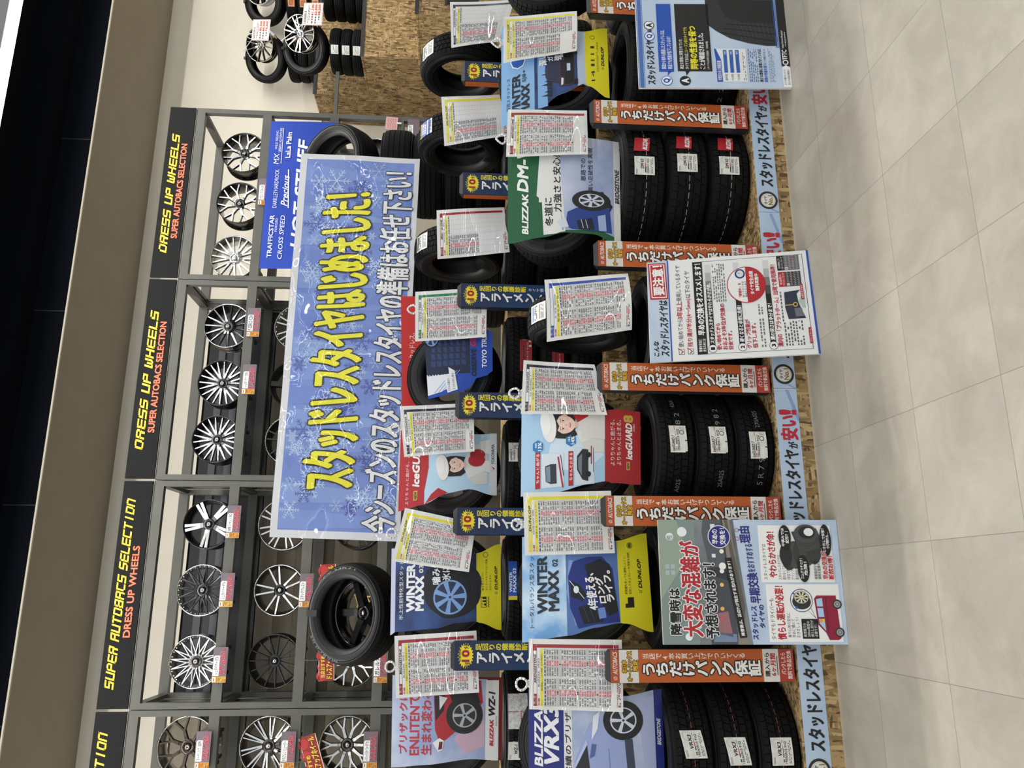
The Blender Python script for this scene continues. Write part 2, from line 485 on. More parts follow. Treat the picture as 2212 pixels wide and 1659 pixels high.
for k, yy in enumerate(LAMP_ROWS):
    t = empty('line_lamp', (2.0, yy, LAMP_Z), ('white glowing line lamp under the navy ceiling along the soffit edge' if k == 0 else
              'white line lamp under the ceiling, row %s out from the soffit' % ('second', 'third', 'fourth')[k - 1]), 'lamp', 'ceiling line lamps')
    m_ = MB(); m_.box(-8.5, -.09, 0.0, 8.5, .09, .14, mat('#d8dadd', .5)); m_.build('housing', t)
    for sx in range(-8, 9, 4):
        m_ = MB(); m_.tube((sx, 0, .135), (sx, 0, 6.345 - LAMP_Z), .008, mat('#3a3d44', .5), 6); m_.build('hanger_rod', t)
    m_ = MB(); m_.box(-8.5, -.055, -.03, 8.5, .055, 0.0, mat('#f4f8ff', .5, emit=6.0)); m_.build('diffuser', t)

# ================================================================== alloy wheels
SILV = mat('#c9c9c7', .22, 1.0); POLI = mat('#e6e6e4', .16, .9); CHRM = mat('#dcdcda', .08, 1.0)
GLBK = mat('#0c0c0d', .22, 0, .6); MTBK = mat('#161617', .45); GUN = mat('#5d5a56', .28, .9); BRNZ = mat('#4d453e', .28, .8); GOLD = mat('#b39a63', .3, .8); WHIT = mat('#d9d9d6', .35)
DKIN = mat('#1c1c1d', .4, .3)
def wheel_bits(R, Wd, style, n, face, side, lip, hub=None, barrel=None, rivets=0):
    """rim, spokes and cap meshes; the face looks along +Z"""
    rim = MB()
    rim.lathe([(R * .90, -Wd), (R, -Wd), (R, -Wd + .018), (R * .93, -Wd + .03), (R * .87, -Wd * .55), (R * .91, -.055), (R * .955, -.03), (R * .985, -.02), (R, -.012), (R, 0.002), (R * .975, .004), (R * .955, -.006)], 72, lip)
    rim.lathe([(R * .955, -.006), (R * .93, -.03), (R * .895, -.05), (R * .84, -Wd * .55), (R * .89, -Wd + .02), (R * .90, -Wd)], 72, barrel or side)
    if rivets:
        for i in range(rivets):
            a = 2 * PI * i / rivets; x, y = R * .925 * math.cos(a), R * .925 * math.sin(a)
            rim.tube((x, y, -.03), (x, y, -.012), .0045, POLI, 6)
    sp = MB()
    rh = R * .21; ro = R * .935
    zf = lambda r: -.028 + .022 * (r / R) - .012 * (1 - (r / R)) ** 2 * 0 - (.0 if r > R * .3 else .004)
    def bar(r0, a0, r1, a1, w0, w1, dep=.032, k=5):
        pts = []
        for i in range(k + 1):
            q = i / k; x = r0 * math.cos(a0) * (1 - q) + r1 * math.cos(a1) * q; y = r0 * math.sin(a0) * (1 - q) + r1 * math.sin(a1) * q; r, a = math.hypot(x, y), math.atan2(y, x)
            pts.append((r, a, w0 + (w1 - w0) * q))
        vs = []
        for i, (r, a, w) in enumerate(pts):
            c = Vector((r * math.cos(a), r * math.sin(a), zf(r)))
            j0, j1 = pts[max(0, i - 1)], pts[min(k, i + 1)]
            d = Vector((j1[0] * math.cos(j1[1]) - j0[0] * math.cos(j0[1]), j1[0] * math.sin(j1[1]) - j0[0] * math.sin(j0[1]), 0)).normalized()
            nn = Vector((-d.y, d.x, 0)) * w / 2
            vs += [c - nn, c + nn, c + nn * 1.25 + Vector((0, 0, -dep)), c - nn * 1.25 + Vector((0, 0, -dep))]
        for i in range(k):
            o = i * 4
            sp.add([vs[o], vs[o + 4], vs[o + 5], vs[o + 1]], [(0, 1, 2, 3)], face)
            sp.add([vs[o + q] for q in (1, 2, 3, 0)] + [vs[o + 4 + q] for q in (1, 2, 3, 0)], [(0, 4, 5, 1), (1, 5, 6, 2), (2, 6, 7, 3)], side)
        sp.add([vs[k * 4 + q] for q in range(4)], [(0, 1, 2, 3)], side)
    for i in range(n):
        a = 2 * PI * i / n + .3
        st = 2 * PI / n
        if style == 'straight': bar(rh, a, ro, a, R * .075, R * .035 if n > 8 else R * .10)
        elif style == 'five': bar(rh * .8, a, ro, a, R * .22, R * .20, .05)
        elif style == 'twin':
            for sg in (-1, 1): bar(rh, a + sg * st * .20, ro, a + sg * st * .17, R * .075, R * .055)
        elif style == 'vee':
            for sg in (-1, 1): bar(rh, a, ro, a + sg * st * .25, R * .085, R * .042)
        elif style == 'wide':
            for sg in (-1, 1): bar(rh, a + sg * .18, ro, a + sg * .10, R * .10, R * .115, .045)
        elif style == 'why':
            bar(rh, a, R * .56, a, R * .10, R * .085)
            for sg in (-1, 1): bar(R * .54, a, ro, a + sg * st * .27, R * .06, R * .05)
        elif style == 'mesh':
            for sg in (-1, 1): bar(rh, a, ro, a + sg * st * 1.0, R * .036, R * .034, .02)
        elif style == 'curl':
            bar(rh, a, ro, a + .16, R * .07, R * .05)
            bar(rh, a + st * .3, ro, a + st * .52, R * .04, R * .035)
        elif style == 'hole':
            bar(rh, a, ro, a, R * .17, R * .24, .03)
    sp.lathe([(0.001, -.075), (rh * 1.05, -.075), (rh * 1.2, -.05), (rh * 1.15, zf(rh) + .001), (rh * .55, zf(rh) + .001), (rh * .5, zf(rh) - .012), (.001, zf(rh) - .012)], 30, hub or side)
    for i in range(5):
        a = 2 * PI * i / 5 + .1; x, y = R * .165 * math.cos(a), R * .165 * math.sin(a)
        sp.tube((x, y, zf(rh) - .01), (x, y, zf(rh) + .003), R * .026, MTBK, 8)
    cap = MB()
    cap.lathe([(R * .105, zf(rh) - .012), (R * .105, zf(rh) + .006), (R * .09, zf(rh) + .010), (.0005, zf(rh) + .011)], 24, side if side is not POLI else MTBK)
    cap.lathe([(R * .055, zf(rh) + .0115), (R * .03, zf(rh) + .0125)], 20, POLI)
    return rim.mesh('rim'), sp.mesh('spokes'), cap.mesh('center_cap')
_WB = {}
def wheel(loc, label, group, R=.235, Wd=.20, style='straight', n=15, face=SILV, side=GLBK, lip=GLBK, spin=0.0, rot=None, **k):
    key = (R, Wd, style, n, face.name, side.name, lip.name, tuple(sorted((a, getattr(v, 'name', v)) for a, v in k.items())))
    if key not in _WB: _WB[key] = wheel_bits(R, Wd, style, n, face, side, lip, **k)
    t = empty('alloy_wheel', loc, label, 'wheel', group, rot or (PI / 2, 0, 0))
    a, c, d = _WB[key]
    link('rim', a, t)
    c = link('spokes', c, t); c.rotation_euler = (0, 0, spin)
    link('center_cap', d, c)
    return t

# ================================================================== tires
def tire_mesh(name, R, Wd, rin, style='block', pitches=58, line=None):
    m = MB()
    h = R - rin; g = .0085; Rt_ = R - g
    prof = [(rin, -Wd * .36), (rin + .006, -Wd * .40), (rin + h * .12, -Wd * .43), (rin + h * .3, -Wd * .485), (rin + h * .52, -Wd * .5), (rin + h * .72, -Wd * .485), (R - .032, -Wd * .455), (R - .016, -Wd * .425), (Rt_ - .002, -Wd * .39)]
    full = prof + [(Rt_, -Wd * .2), (Rt_ + .001, 0), (Rt_, Wd * .2)] + [(r, -z) for r, z in prof[::-1]]
    m.lathe(full[:7], 84, RUBBER)
    m.lathe(full[6:15], 84, TREAD)
    m.lathe(full[14:], 84, RUBBER)
    m.lathe([(rin, Wd * .36), (rin - .004, Wd * .33), (rin + .012, Wd * .30), (rin + h * .4, Wd * .43), (R - .03, Wd * .37), (R - .02, 0), (R - .03, -Wd * .37), (rin + h * .4, -Wd * .43), (rin + .012, -Wd * .30), (rin - .004, -Wd * .33), (rin, -Wd * .36)], 72, RUBBER)
    for rr, zz in ((.30, .487), (.74, .486)):                    # moulded rings on the sidewalls
        for sg in (-1, 1):
            m.lathe([(rin + h * rr - .004, sg * Wd * (zz - .004)), (rin + h * rr, sg * Wd * (zz + .012)), (rin + h * rr + .004, sg * Wd * (zz - .004))], 72, RUBBER)
    # tread blocks
    edges = [-.415, -.27, -.095, .085, .26, .415] if style != 'summer' else [-.415, -.25, -.09, .09, .25, .415]
    gap = .012 / Wd * .2 / .2 * .5
    for k in range(5):
        z0, z1 = edges[k] * Wd + .003, edges[k + 1] * Wd - .003
        sh = k in (0, 4)
        n = pitches if style != 'zig' else pitches
        for i in range(n):
            st = 2 * PI / n
            ph = (k % 2) * .5 * st + (.25 * st if k == 2 else 0)
            cut = (.86 if sh else .84) if style != 'summer' else (.93 if sh else 1.0)
            a0 = i * st + ph; a1 = a0 + st * cut
            skew = (0 if sh else (.30, .0, -.34, .30, 0)[k]) * st if style == 'block' else ((.5, .5, -.5, -.5, .5)[k] * (.2 if sh else (1 if i % 2 else -1)) * st * .8 if style == 'zig' else .2 * st)
            top = lambda z: R - (.010 * (abs(z) / (Wd * .415)) ** 4)
            vs = []
            for rr, ins in ((None, 0.0), (Rt_ - .003, 0.0)):
                for a, z in ((a0, z0), (a1, z0), (a1 + skew, z1), (a0 + skew, z1)):
                    r = top(z) if rr is None else rr - (.012 if abs(z) > Wd * .38 else 0)
                    zz = z if rr is None else z + (math.copysign(.004, z) if abs(z) > Wd * .38 else 0)
                    vs.append((r * math.cos(a), r * math.sin(a), zz))
            m.add(vs, [(0, 1, 2, 3), (4, 5, 1, 0), (5, 6, 2, 1), (6, 7, 3, 2), (7, 4, 0, 3)], TREAD)
    if line:
        n = 150
        for i in range(0, n):
            if i % 3 == 2: continue
            a0, a1 = 2 * PI * i / n, 2 * PI * (i + 1) / n
            q = [((R + .0006) * math.cos(a), (R + .0006) * math.sin(a), z) for a, z in ((a0, -.0012), (a1, -.0012), (a1, .0012), (a0, .0012))]
            m.add(q, [(0, 1, 2, 3)], line)
    return m.mesh(name)
T15 = tire_mesh('winter_tire', .3175, .20, .19)
T15R = tire_mesh('winter_tire', .3175, .20, .19, line=mat('#8d4a40', .6))
TSUV = tire_mesh('winter_tire', .362, .235, .216, 'zig', 56, line=mat('#b9b2a2', .6))
TVAN = tire_mesh('winter_tire', .30, .195, .178)
TTRK = tire_mesh('winter_tire', .35, .215, .203)
TSUM = tire_mesh('summer_tire', .335, .24, .228, 'summer', 70)
TLOW = tire_mesh('summer_tire', .345, .235, .245, 'summer', 66)
TKEI = tire_mesh('summer_tire', .262, .128, .178, 'summer', 60)
TDSP = tire_mesh('summer_tire', .30, .14, .212, 'summer', 64)
TMUD = tire_mesh('mud_tire', .30, .155, .19, 'zig', 40)
def tire(me, loc, label, group, rot=(0, 0, 0), spin=None, name='winter_tire'):
    o = link(name, me, None, loc)
    if spin is None: spin = random.uniform(0, 6)
    o.rotation_euler = (Matrix.Rotation(rot[2], 3, 'Z') @ Matrix.Rotation(rot[1], 3, 'Y') @ Matrix.Rotation(rot[0], 3, 'X') @ Matrix.Rotation(spin, 3, 'Z')).to_euler()
    return tag(o, label, 'tire', group)
def stack(me, X, Y, z, Wd, where, n=3, group=None, name='winter_tire', order=None):
    out = []
    order = order or {2: ['upper', 'lower'], 3: ['topmost', 'middle', 'lowest'], 4: ['topmost', 'second', 'third', 'lowest']}[n][::-1]
    for k in range(n):
        out.append(tire(me, (X + random.uniform(-.008, .008), Y + random.uniform(-.008, .008), z + Wd * (k + .5)),
                        '%s flat tire of the stack %s' % (order[k], where), group or 'tires stacked flat on the steps', name=name))
    return out

def adopt(o, parent):
    """parent a mesh that was built in world coordinates"""
    M = Matrix.Translation(parent.location) @ parent.rotation_euler.to_matrix().to_4x4()
    o.parent = parent; o.matrix_parent_inverse = M.inverted()
    return o
def box_corners(c, w, h, yaw=0.0, roll=0.0, tilt=0.0):
    """corners of a w x h face centred at c that looks towards -Y"""
    M = Matrix.Rotation(yaw, 3, 'Z') @ Matrix.Rotation(tilt, 3, 'X') @ Matrix.Rotation(roll, 3, 'Y')
    c = Vector(c)
    return [c + M @ Vector((a * w / 2, 0, b * h / 2)) for a, b in ((-1, 1), (1, 1), (1, -1), (-1, -1))]

# ================================================================== wheel racks
RX = [-3.04, -1.043, .979, 3.004, 4.965]        # bay edges
RAILS = [rz(3.62), rz(2.985), rz(2.36), rz(1.73), rz(1.10)]
TAUPE = noisy('taupe_panel_paint', '#6f6858', '#776f5f', 3.0, .8)
RTOP = rz(4.283); YB = 8.36
bay_txt = ['cut off by the picture edge', 'under the second header board', 'under the third header board', 'at the end beside the chipboard steps']
bay_txt = ['whose header board ends in the cut-off word', 'holding the pair of silver and black mesh wheels', 'holding the two black and white twin-spoke wheels', 'with the blue hanging cloth, by the chipboard stand']
def wheel_x(b, k): return ([-1.235, -1.235, -1.235], [-.588, -.022, .524], [1.258, 1.769, 2.307], [2.981, 3.536, 4.069])[b][k] * KR
for bi in range(4):
    x0, x1 = RX[bi] + .004, RX[bi + 1] - .004
    t = empty('wheel_rack', ((x0 + x1) / 2, YR, 0), 'tall grey steel display rack ' + bay_txt[bi], 'rack', 'grey steel wheel racks')
    cx = (x0 + x1) / 2
    pw = .052; dp = .06
    for px in (x0, x1 - pw):
        for py in (YR, YB - dp):
            m = MB(); m.box(px - cx, py - YR, 0, px + pw - cx, py + dp - YR, RTOP, STEEL); m.build('post', t)
    hw = .045
    for py, yy in ((YR, 0), (YB - dp, YB - dp - YR)):
        for z in RAILS + [RTOP - .045]:
            m = MB(); m.box(x0 + pw - cx, yy, z - hw, x1 - pw - cx, yy + dp, z + hw, STEEL); m.build('rail', t)
    for z in RAILS + [RTOP - .05]:
        for px in (x0, x1 - pw):
            m = MB(); m.box(px + .008 - cx, dp, z - .04, px + pw - .008 - cx, YB - dp - YR, z + .04, STEEL); m.build('depth_bar', t)
    if bi < 3:
        m = MB()
        for j in range(16):
            zz = .9 + j * .19
            if zz < rz(3.53): m.box(x0 + pw - cx, YB - YR + .002, zz, x1 - pw - cx, YB - YR + .012 + .008 * (j % 2), zz + .188, TAUPE)
        if bi == 0: m.box(x0 + pw - cx, YB - YR + .002, rz(3.53), x1 - pw - cx, YB - YR + .015, 4.46, TAUPE)
        m.build('taupe_panel', t)
    if bi in (1, 2):
        m = MB(); m.box(x0 + pw - cx, YB - YR + .002, rz(3.53), x1 - pw - cx, YB - YR + .02, 4.46, mat('#0e0f12', .35)); o = m.build('dark_panel', t)
        m = MB()
        for zz in (4.14, 4.30):
            m.box(x0 + pw - cx, YB - YR - .01, zz - .035, x1 - pw - cx, YB - YR + .001, zz + .035, mat('#3b3e42', .4))
        m.build('slat', t)
    for lv in range(3):
        for k in ((0,) if bi == 0 else (0, 1, 2)):
            wx = wheel_x(bi, k)
            for sg in (-.11, .11):
                m = MB(); z = RAILS[lv] + .025
                m.box(wx + sg - .014 - cx, dp, z - .014, wx + sg + .014 - cx, .40, z + .014, MTBK)
                m.tube((wx + sg - cx, .10, z), (wx + sg - cx, .10, z - .07), .017, MTBK)
                m.build('wheel_peg', t)
# header boards
hd = [('SUPER AUTOBACS SELECTION', 'DRESS UP WHEELS', 'black header board cut off at the picture edge with yellow and orange lettering'),
      ('SUPER AUTOBACS SELECTION', 'DRESS UP WHEELS', 'black header board with the longest yellow headline over small orange words'),
      ('DRESS UP WHEELS', 'SUPER AUTOBACS SELECTION', 'black header board with short yellow headline, the middle one of the racks'),
      ('DRESS UP WHEELS', 'SUPER AUTOBACS SELECTION', 'black header board with short yellow headline at the end by chipboard steps')]
for bi in range(4):
    x0, x1 = RX[bi] + .012, RX[bi + 1] - .012
    zb, zt = RTOP + .006, rz(4.525)
    p = Panel([Vector((x0, YR - .012, zt)), Vector((x1, YR - .012, zt)), Vector((x1, YR - .012, zb)), Vector((x0, YR - .012, zb))], step=.0012)
    p.slab(.02, mat('#101011', .75, spec=.2), mat('#0c0c0d', .75, spec=.2), 1, 1)
    a, c_, lab = hd[bi]
    if bi < 2:
        tech(p, a, .085, .17, .915, .47, '#f2c928'); p.text(c_, .30, .58, .70, .80, '#ea6b4a', bold=.035, res=3)
    else:
        tech(p, a, .14, .20, .83, .50, '#f2c928'); p.text(c_, .22, .60, .775, .82, '#ea6b4a', bold=.035, res=3)
    p.build('header_sign', None, lab, 'sign', 'header boards on the racks')

# the wheels
wg = 'alloy wheels on the racks'
WZ = lambda lv: RAILS[lv] + .045 + .215
def put(b, lv, k, label, **kw): return wheel((wheel_x(b, k), YR + .16, WZ(lv)), label, wg, **kw)
put(0, 0, 0, 'dark bronze split-spoke wheel with chrome lip, on the cut-off rack top row', R=.262, style='why', n=7, face=BRNZ, side=BRNZ, lip=CHRM, barrel=CHRM)
put(0, 1, 0, 'chrome wheel of many thin spokes on the cut-off rack, second row', R=.255, style='curl', n=10, face=CHRM, side=GUN, lip=CHRM, barrel=GUN)
put(0, 2, 0, 'brushed silver mesh-spoke wheel beside a slanted red card, cut-off rack', R=.25, style='why', n=10, face=SILV, side=GUN, lip=SILV, barrel=GUN)
put(1, 0, 0, 'silver fine-mesh wheel with polished riveted lip', style='mesh', n=16, face=POLI, side=GUN, lip=CHRM, barrel=POLI, rivets=32)
put(1, 0, 1, 'black fine-mesh wheel with polished riveted lip', style='mesh', n=16, face=GLBK, side=GLBK, lip=CHRM, barrel=POLI, rivets=32)
put(1, 0, 2, 'black wheel with five broad polished double spokes', style='wide', n=5, face=POLI, side=GLBK, lip=GLBK, barrel=GLBK, spin=.2)
put(1, 1, 0, 'all black wheel with fifteen plain spokes', R=.24, style='straight', n=15, face=MTBK, side=MTBK, lip=GLBK, barrel=DKIN)
put(1, 1, 1, 'black wheel with polished diverging spokes, on the second row beside the banner end', style='twin', n=5, face=POLI, side=GLBK, lip=POLI, barrel=GLBK)
put(1, 1, 2, 'silver wheel half covered by the end of the snowflake banner', R=.245, style='twin', n=8, face=SILV, side=SILV, lip=CHRM, barrel=SILV)
put(1, 2, 0, 'black wheel with polished branching spokes, lowest shown, below a red card', style='why', n=8, face=POLI, side=GLBK, lip=GLBK, barrel=GLBK)
put(1, 2, 1, 'pale gold wheel glimpsed through the hole of the big leaning tire', style='why', n=8, face=GOLD, side=GOLD, lip=GOLD, barrel=GOLD)
put(1, 2, 2, 'dark wheel whose rim edge peeks below the banner corner', style='twin', n=6, face=GLBK, side=GLBK, lip=GLBK)
put(2, 0, 0, 'black wheel with white-polished forked spokes, without its price card', style='vee', n=10, face=POLI, side=GLBK, lip=GLBK, barrel=GLBK)
put(2, 0, 1, 'black wheel with white-polished forked spokes above its price card', style='vee', n=10, face=POLI, side=GLBK, lip=GLBK, barrel=GLBK, spin=.15)
put(2, 0, 2, 'silver thin-spoked wheel with bright lip, middle rack, beside the post', style='straight', n=15, face=CHRM, side=GUN, lip=CHRM, barrel=GLBK)
put(2, 1, 0, 'black wheel with white lip half behind the snowflake banner', R=.245, style='twin', n=6, face=GLBK, side=GLBK, lip=CHRM, barrel=DKIN)
put(2, 1, 1, 'dull black five-spoke wheel half behind the snowflake banner', R=.245, style='five', n=5, face=MTBK, side=MTBK, lip=MTBK)
put(2, 1, 2, 'silver wheel with bolts around the lip half behind the snowflake banner', R=.24, style='twin', n=7, face=SILV, side=SILV, lip=SILV, barrel=SILV, rivets=28)
put(3, 0, 0, 'bright silver wheel with paired criss-cross spokes above the blue cloth', R=.24, style='vee', n=9, face=POLI, side=SILV, lip=SILV, barrel=SILV)
put(3, 0, 1, 'black wheel with polished edges above the price card on blue cloth', style='why', n=8, face=POLI, side=GLBK, lip=GLBK, barrel=GLBK)
put(3, 0, 2, 'black wheel with polished edges at the rack corner, beside bare cream wall', style='why', n=8, face=POLI, side=GLBK, lip=GLBK, barrel=GLBK, spin=.2)
put(3, 2, 2, 'gloss black wheel with chrome lip behind a pink handwritten card', style='five', n=5, face=GLBK, side=GLBK, lip=CHRM, barrel=GLBK)

# price cards on the rack rails
def price_card(px, py, name, price, label, w=.30, h=.125, tab='#c98a3a', dy=-.05):
    c = at(px, py, YR - .03)
    p = Panel(box_corners(c, w, h, roll=.0), step=.0008)
    p.slab(.004, '#6d626b', '#6d626b', 2, 1)
    p.rect(.0, .0, .98, .03, '#8d838c', 1)
    p.poly([(.19, .04), (.72, .04), (.76, .12), (.76, .46), (.19, .46)], '#ececea', 1)
    p.text(name, .22, .11, .73, .40, '#222222', 2, bold=.02)
    p.text(price, .23, .50, .86, .95, '#c2a7ad', 2, bold=.06, shear=0); p.text(price, .23, .50, .86, .95, '#b02238', 3, bold=.025)
    p.text('円', .88, .64, .97, .94, '#b4566a', 2)
    p.rect(0, .02, .17, .99, tab, 1); p.rect(.02, .06, .15, .26, '#f0efe9', 2); p.rect(.035, .12, .13, .17, '#333333', 3)
    p.marks(.02, .32, .155, .95, 6, '#6b4718', 2, .45, 3)
    return p.build('price_card', None, label, 'price card', 'price cards on the rack rails')
price_card(438, 1620, 'マーベリック 1307M', '320,760', 'price card under the dark bronze wheel of the cut-off rack')
price_card(622, 1620, 'ドルフレン ヒューバー', '112,640', 'price card under the many-spoked chrome wheel of the cut-off rack')
price_card(800, 1620, 'トラフィックスター フォージド TS1', '228,292', 'price card under the brushed silver mesh-spoke wheel')
price_card(475, 1436, 'シュタイナー FTX', '97,600', 'price card with gold tab under the silver fine-mesh wheel', tab='#c9a048')
price_card(490, 1274, 'シュタイナー FTX', '97,600', 'price card with gold tab under the black fine-mesh wheel', tab='#c9a048')
price_card(504, 1127, 'AME シャレン RG', '220,000', 'price card under the black wheel with five broad polished spokes')
price_card(661, 1275, 'スマッククレスト', '76,100', 'price card under the black wheel with polished diverging spokes')
price_card(822, 1437, 'ガレルナ', '127,200', 'price card under the black branching-spoke wheel, partly behind the big tire')
price_card(548, 696, 'F-ZERO FZ4', '313,720', 'price card under the silver thin-spoked wheel of the middle rack')
price_card(538, 819, 'シュタイナー CVX', '124,520', 'price card under the black and white forked-spoke wheel')
price_card(572, 414, 'クロノス CH-110', '69,800', 'price card clipped over the top edge of the blue cloth')
price_card(893, 284, 'port RS217', '', 'price card low on the rack end, mostly behind the standing van tire')
def red_card(px, py, w, h, roll, label):
    p = Panel(box_corners(at(px, py, YR - .012), w, h, roll=roll), step=.0008)
    p.slab(.004, '#8e2223', '#d8cfae', 2, 1)
    p.rect(.0, .0, 1, .04, '#d8cfae', 1); p.rect(0, .96, 1, 1, '#d8cfae', 1)
    for a, r in ((.12, .05), (.34, .04), (.6, .05), (.85, .05)): p.oval(a, .18, r * .9, '#b23030', 1)
    p.text('当店おすすめ', .08, .14, .60, .42, '#f0cf3f', 3, bold=.03, out='#5d0f10', outw=.04)
    p.text('ドレスアップホイール', .05, .48, .96, .88, '#f3d84a', 3, bold=.035, out='#5d0f10', outw=.04)
    o = p.build('promotion_card', None, label, 'card', 'red promotion cards')
    c = p.fn(.5, .1, -.006); m = MB(); m.box(c.x - .003, YR - .021, c.z, c.x + .003, YR - .018, RAILS[1] - .02, STEEL); m.build('hanger_strip', o)
red_card(705, 1425, .36, .14, -.06, 'red promotion card with yellow letters above the black branching-spoke wheel')
red_card(708, 1262, .36, .14, -.04, 'red promotion card peeking over the top of the big leaning tire')
red_card(676, 1640, .40, .15, -.33, 'red promotion card hanging at a steep slant by the silver mesh-spoke wheel')
p = Panel(box_corners(at(846, 266, YR - .012), .15, .13, roll=.06), step=.0008); p.slab(.003, '#cf9c9b', None, 2, 2)
for i in range(4):
    for j in range(6): p.line((.12 + j * .13, .2 + i * .2 + .05 * (j % 2)), (.2 + j * .13, .27 + i * .2 - .06 * (j % 3)), .004, '#7a2a35')
o = p.build('handwritten_card', None, 'small pink handwritten card in front of the chrome-lipped black wheel', 'card')
c = p.fn(.5, .9, -.004); m = MB(); m.box(c.x - .01, YR - .022, RAILS[2] - .02, c.x + .01, YR - .018, c.z, mat('#cfd2d8', .3)); m.build('hanger_strip', o)

# blue cloth on the rack
fq = [at(560, 580, YR - .05), at(586, 262, YR - .05), at(725, 262, YR - .05), at(700, 582, YR - .05)]
BLUEC = mat('#0d3aa6', .6, bump=.3, bscale=2.5)
p = Panel(fq, step=.0012, bulge=lambda s, t: .018 * math.sin(s * 9 + t * 2) * t)
p.slab(.003, BLUEC, BLUEC, 20, 6)
Wt = '#d9dde6'
p.text('TRAFFICSTAR', .07, 0.101, .35, 0.170, Wt, bold=.02, layer=4); p.text('FORGED', .24, 0.189, .33, 0.227, Wt, layer=4)
p.text('CROSS SPEED', .06, 0.265, .35, 0.334, Wt, bold=.01, shear=.2, layer=4)
p.text('DARKLETHARDROCK', .40, 0.126, .66, 0.189, Wt, layer=4); p.text('Precious', .42, 0.252, .62, 0.353, Wt, bold=.02, shear=.4, layer=4); p.line((.40, .37), (.66, .33), .012, Wt, 4)
p.text('WILD FEELING', .80, 0.095, .93, 0.132, Wt, layer=4); p.text('URBAN ADVENTURE', .78, 0.151, .95, 0.189, Wt, layer=4); p.text('MX', .70, 0.088, .77, 0.170, Wt, shear=.2, layer=4); p.line((.70, .205), (.95, .205), .006, Wt, 4)
p.text('LaLa Palm', .74, 0.265, .92, 0.340, Wt, bold=.03, layer=4)
p.text('HOT STUFF', .14, 0.454, .86, 0.617, Wt, bold=.04, shear=.3, layer=4)
p.build('hanging_cloth', None, 'royal blue cloth with white wheel names hung across the last rack', 'cloth')

# ================================================================== stepped chipboard island
Y1, Y2, Y3 = 3.70, 4.52, 5.26
Z1, Z2, Z3 = .175, .86, 1.41
IX0, IX1 = -2.4, 4.4
for k, (ya, yb, z) in enumerate(((Y1, Y2, Z1), (Y2, Y3, Z2), (Y3, 6.06, Z3))):
    t = empty('display_step', ((IX0 + IX1) / 2, ya, 0), ('low chipboard step along the floor that carries the first row of tires', 'middle chipboard step carrying the tires of the second row',
              'top chipboard step behind the snowflake banner')[k], 'display step', 'chipboard steps of the tire island')
    hx = (IX1 - IX0) / 2
    m = MB(); m.box(-hx, 0 if k else .019, z - .018, hx, yb - ya - .002, z, OSB); m.build('deck_board', t)
    m = MB(); m.box(-hx, 0, 0, hx, .018, z - .019 if k else z + .006, OSB); m.build('riser_board', t)
    for sx in (-hx, hx - .018):
        m = MB(); m.box(sx, .019, 0, sx + .018, yb - ya - .002, z - .019, OSB); m.build('cheek_board', t)

# blue shelf-edge strips
GREYBL = noisy('strip_paper', '#a9bfd8', '#b7cae0', 5.0, .5)
def tracks(p, s0, t0, s1, t1, n, col, lay=1):
    for i in range(n):
        q = i / n; a = (s0 + (s1 - s0) * q, t0 + (t1 - t0) * q)
        for k in (-1, 0, 1):
            o = k * .006
            p.oval(a[0], a[1] + o / p.h, .0022, col, lay, .0019, 4)
seg_x = [-1.80, -.86, .06, .965, 1.93, 2.85, 3.75]
seg_lab = ['cut by the picture edge under the pale blue car poster', 'ending behind the street-traffic board', 'whose first half hides behind the street-traffic board', 'whose ring badge shows beside the white caution board',
           'running towards the question-and-answer board', 'beyond the question-and-answer board']
for k in range(6):
    x0, x1 = seg_x[k] + .001, seg_x[k + 1] - .001
    y = Y1 - .003
    p = Panel([Vector((x0, y, .178)), Vector((x1, y, .178)), Vector((x1, y, .064)), Vector((x0, y, .064))], step=.0004)
    p.slab(.0025, GREYBL, '#a9bfd8', 1, 1)
    p.ring(.075, .5, .040, .052, '#262628', 2); p.oval(.075, .5, .040, '#dcdcd8', 2); p.ring(.075, .5, .0345, .0365, '#b9b29c', 3)
    p.text('タイヤ', .05, .30, .10, .46, '#2b2b2b', 3, bold=.03); p.text('No.1', .045, .50, .105, .72, '#8c7437', 3, bold=.04)
    tracks(p, .0, .95, .05, .2, 14, '#2a62b8'); tracks(p, .82, 1.0, .995, .55, 40, '#2a62b8')
    p.text('スタッドレスタイヤ', .165, .20, .655, .84, '#1d1d1f', 2, bold=.055); p.text('が', .665, .42, .70, .82, '#1d1d1f', 2, bold=.05)
    p.text('安い', .712, .14, .845, .88, '#b52636', 2, bold=.06); p.text('!', .855, .15, .875, .86, '#b52636', 2, bold=.06)
    p.build('shelf_edge_strip', None, 'pale blue shelf-edge strip ' + seg_lab[k], 'strip sign', 'shelf edge strips on the low step')

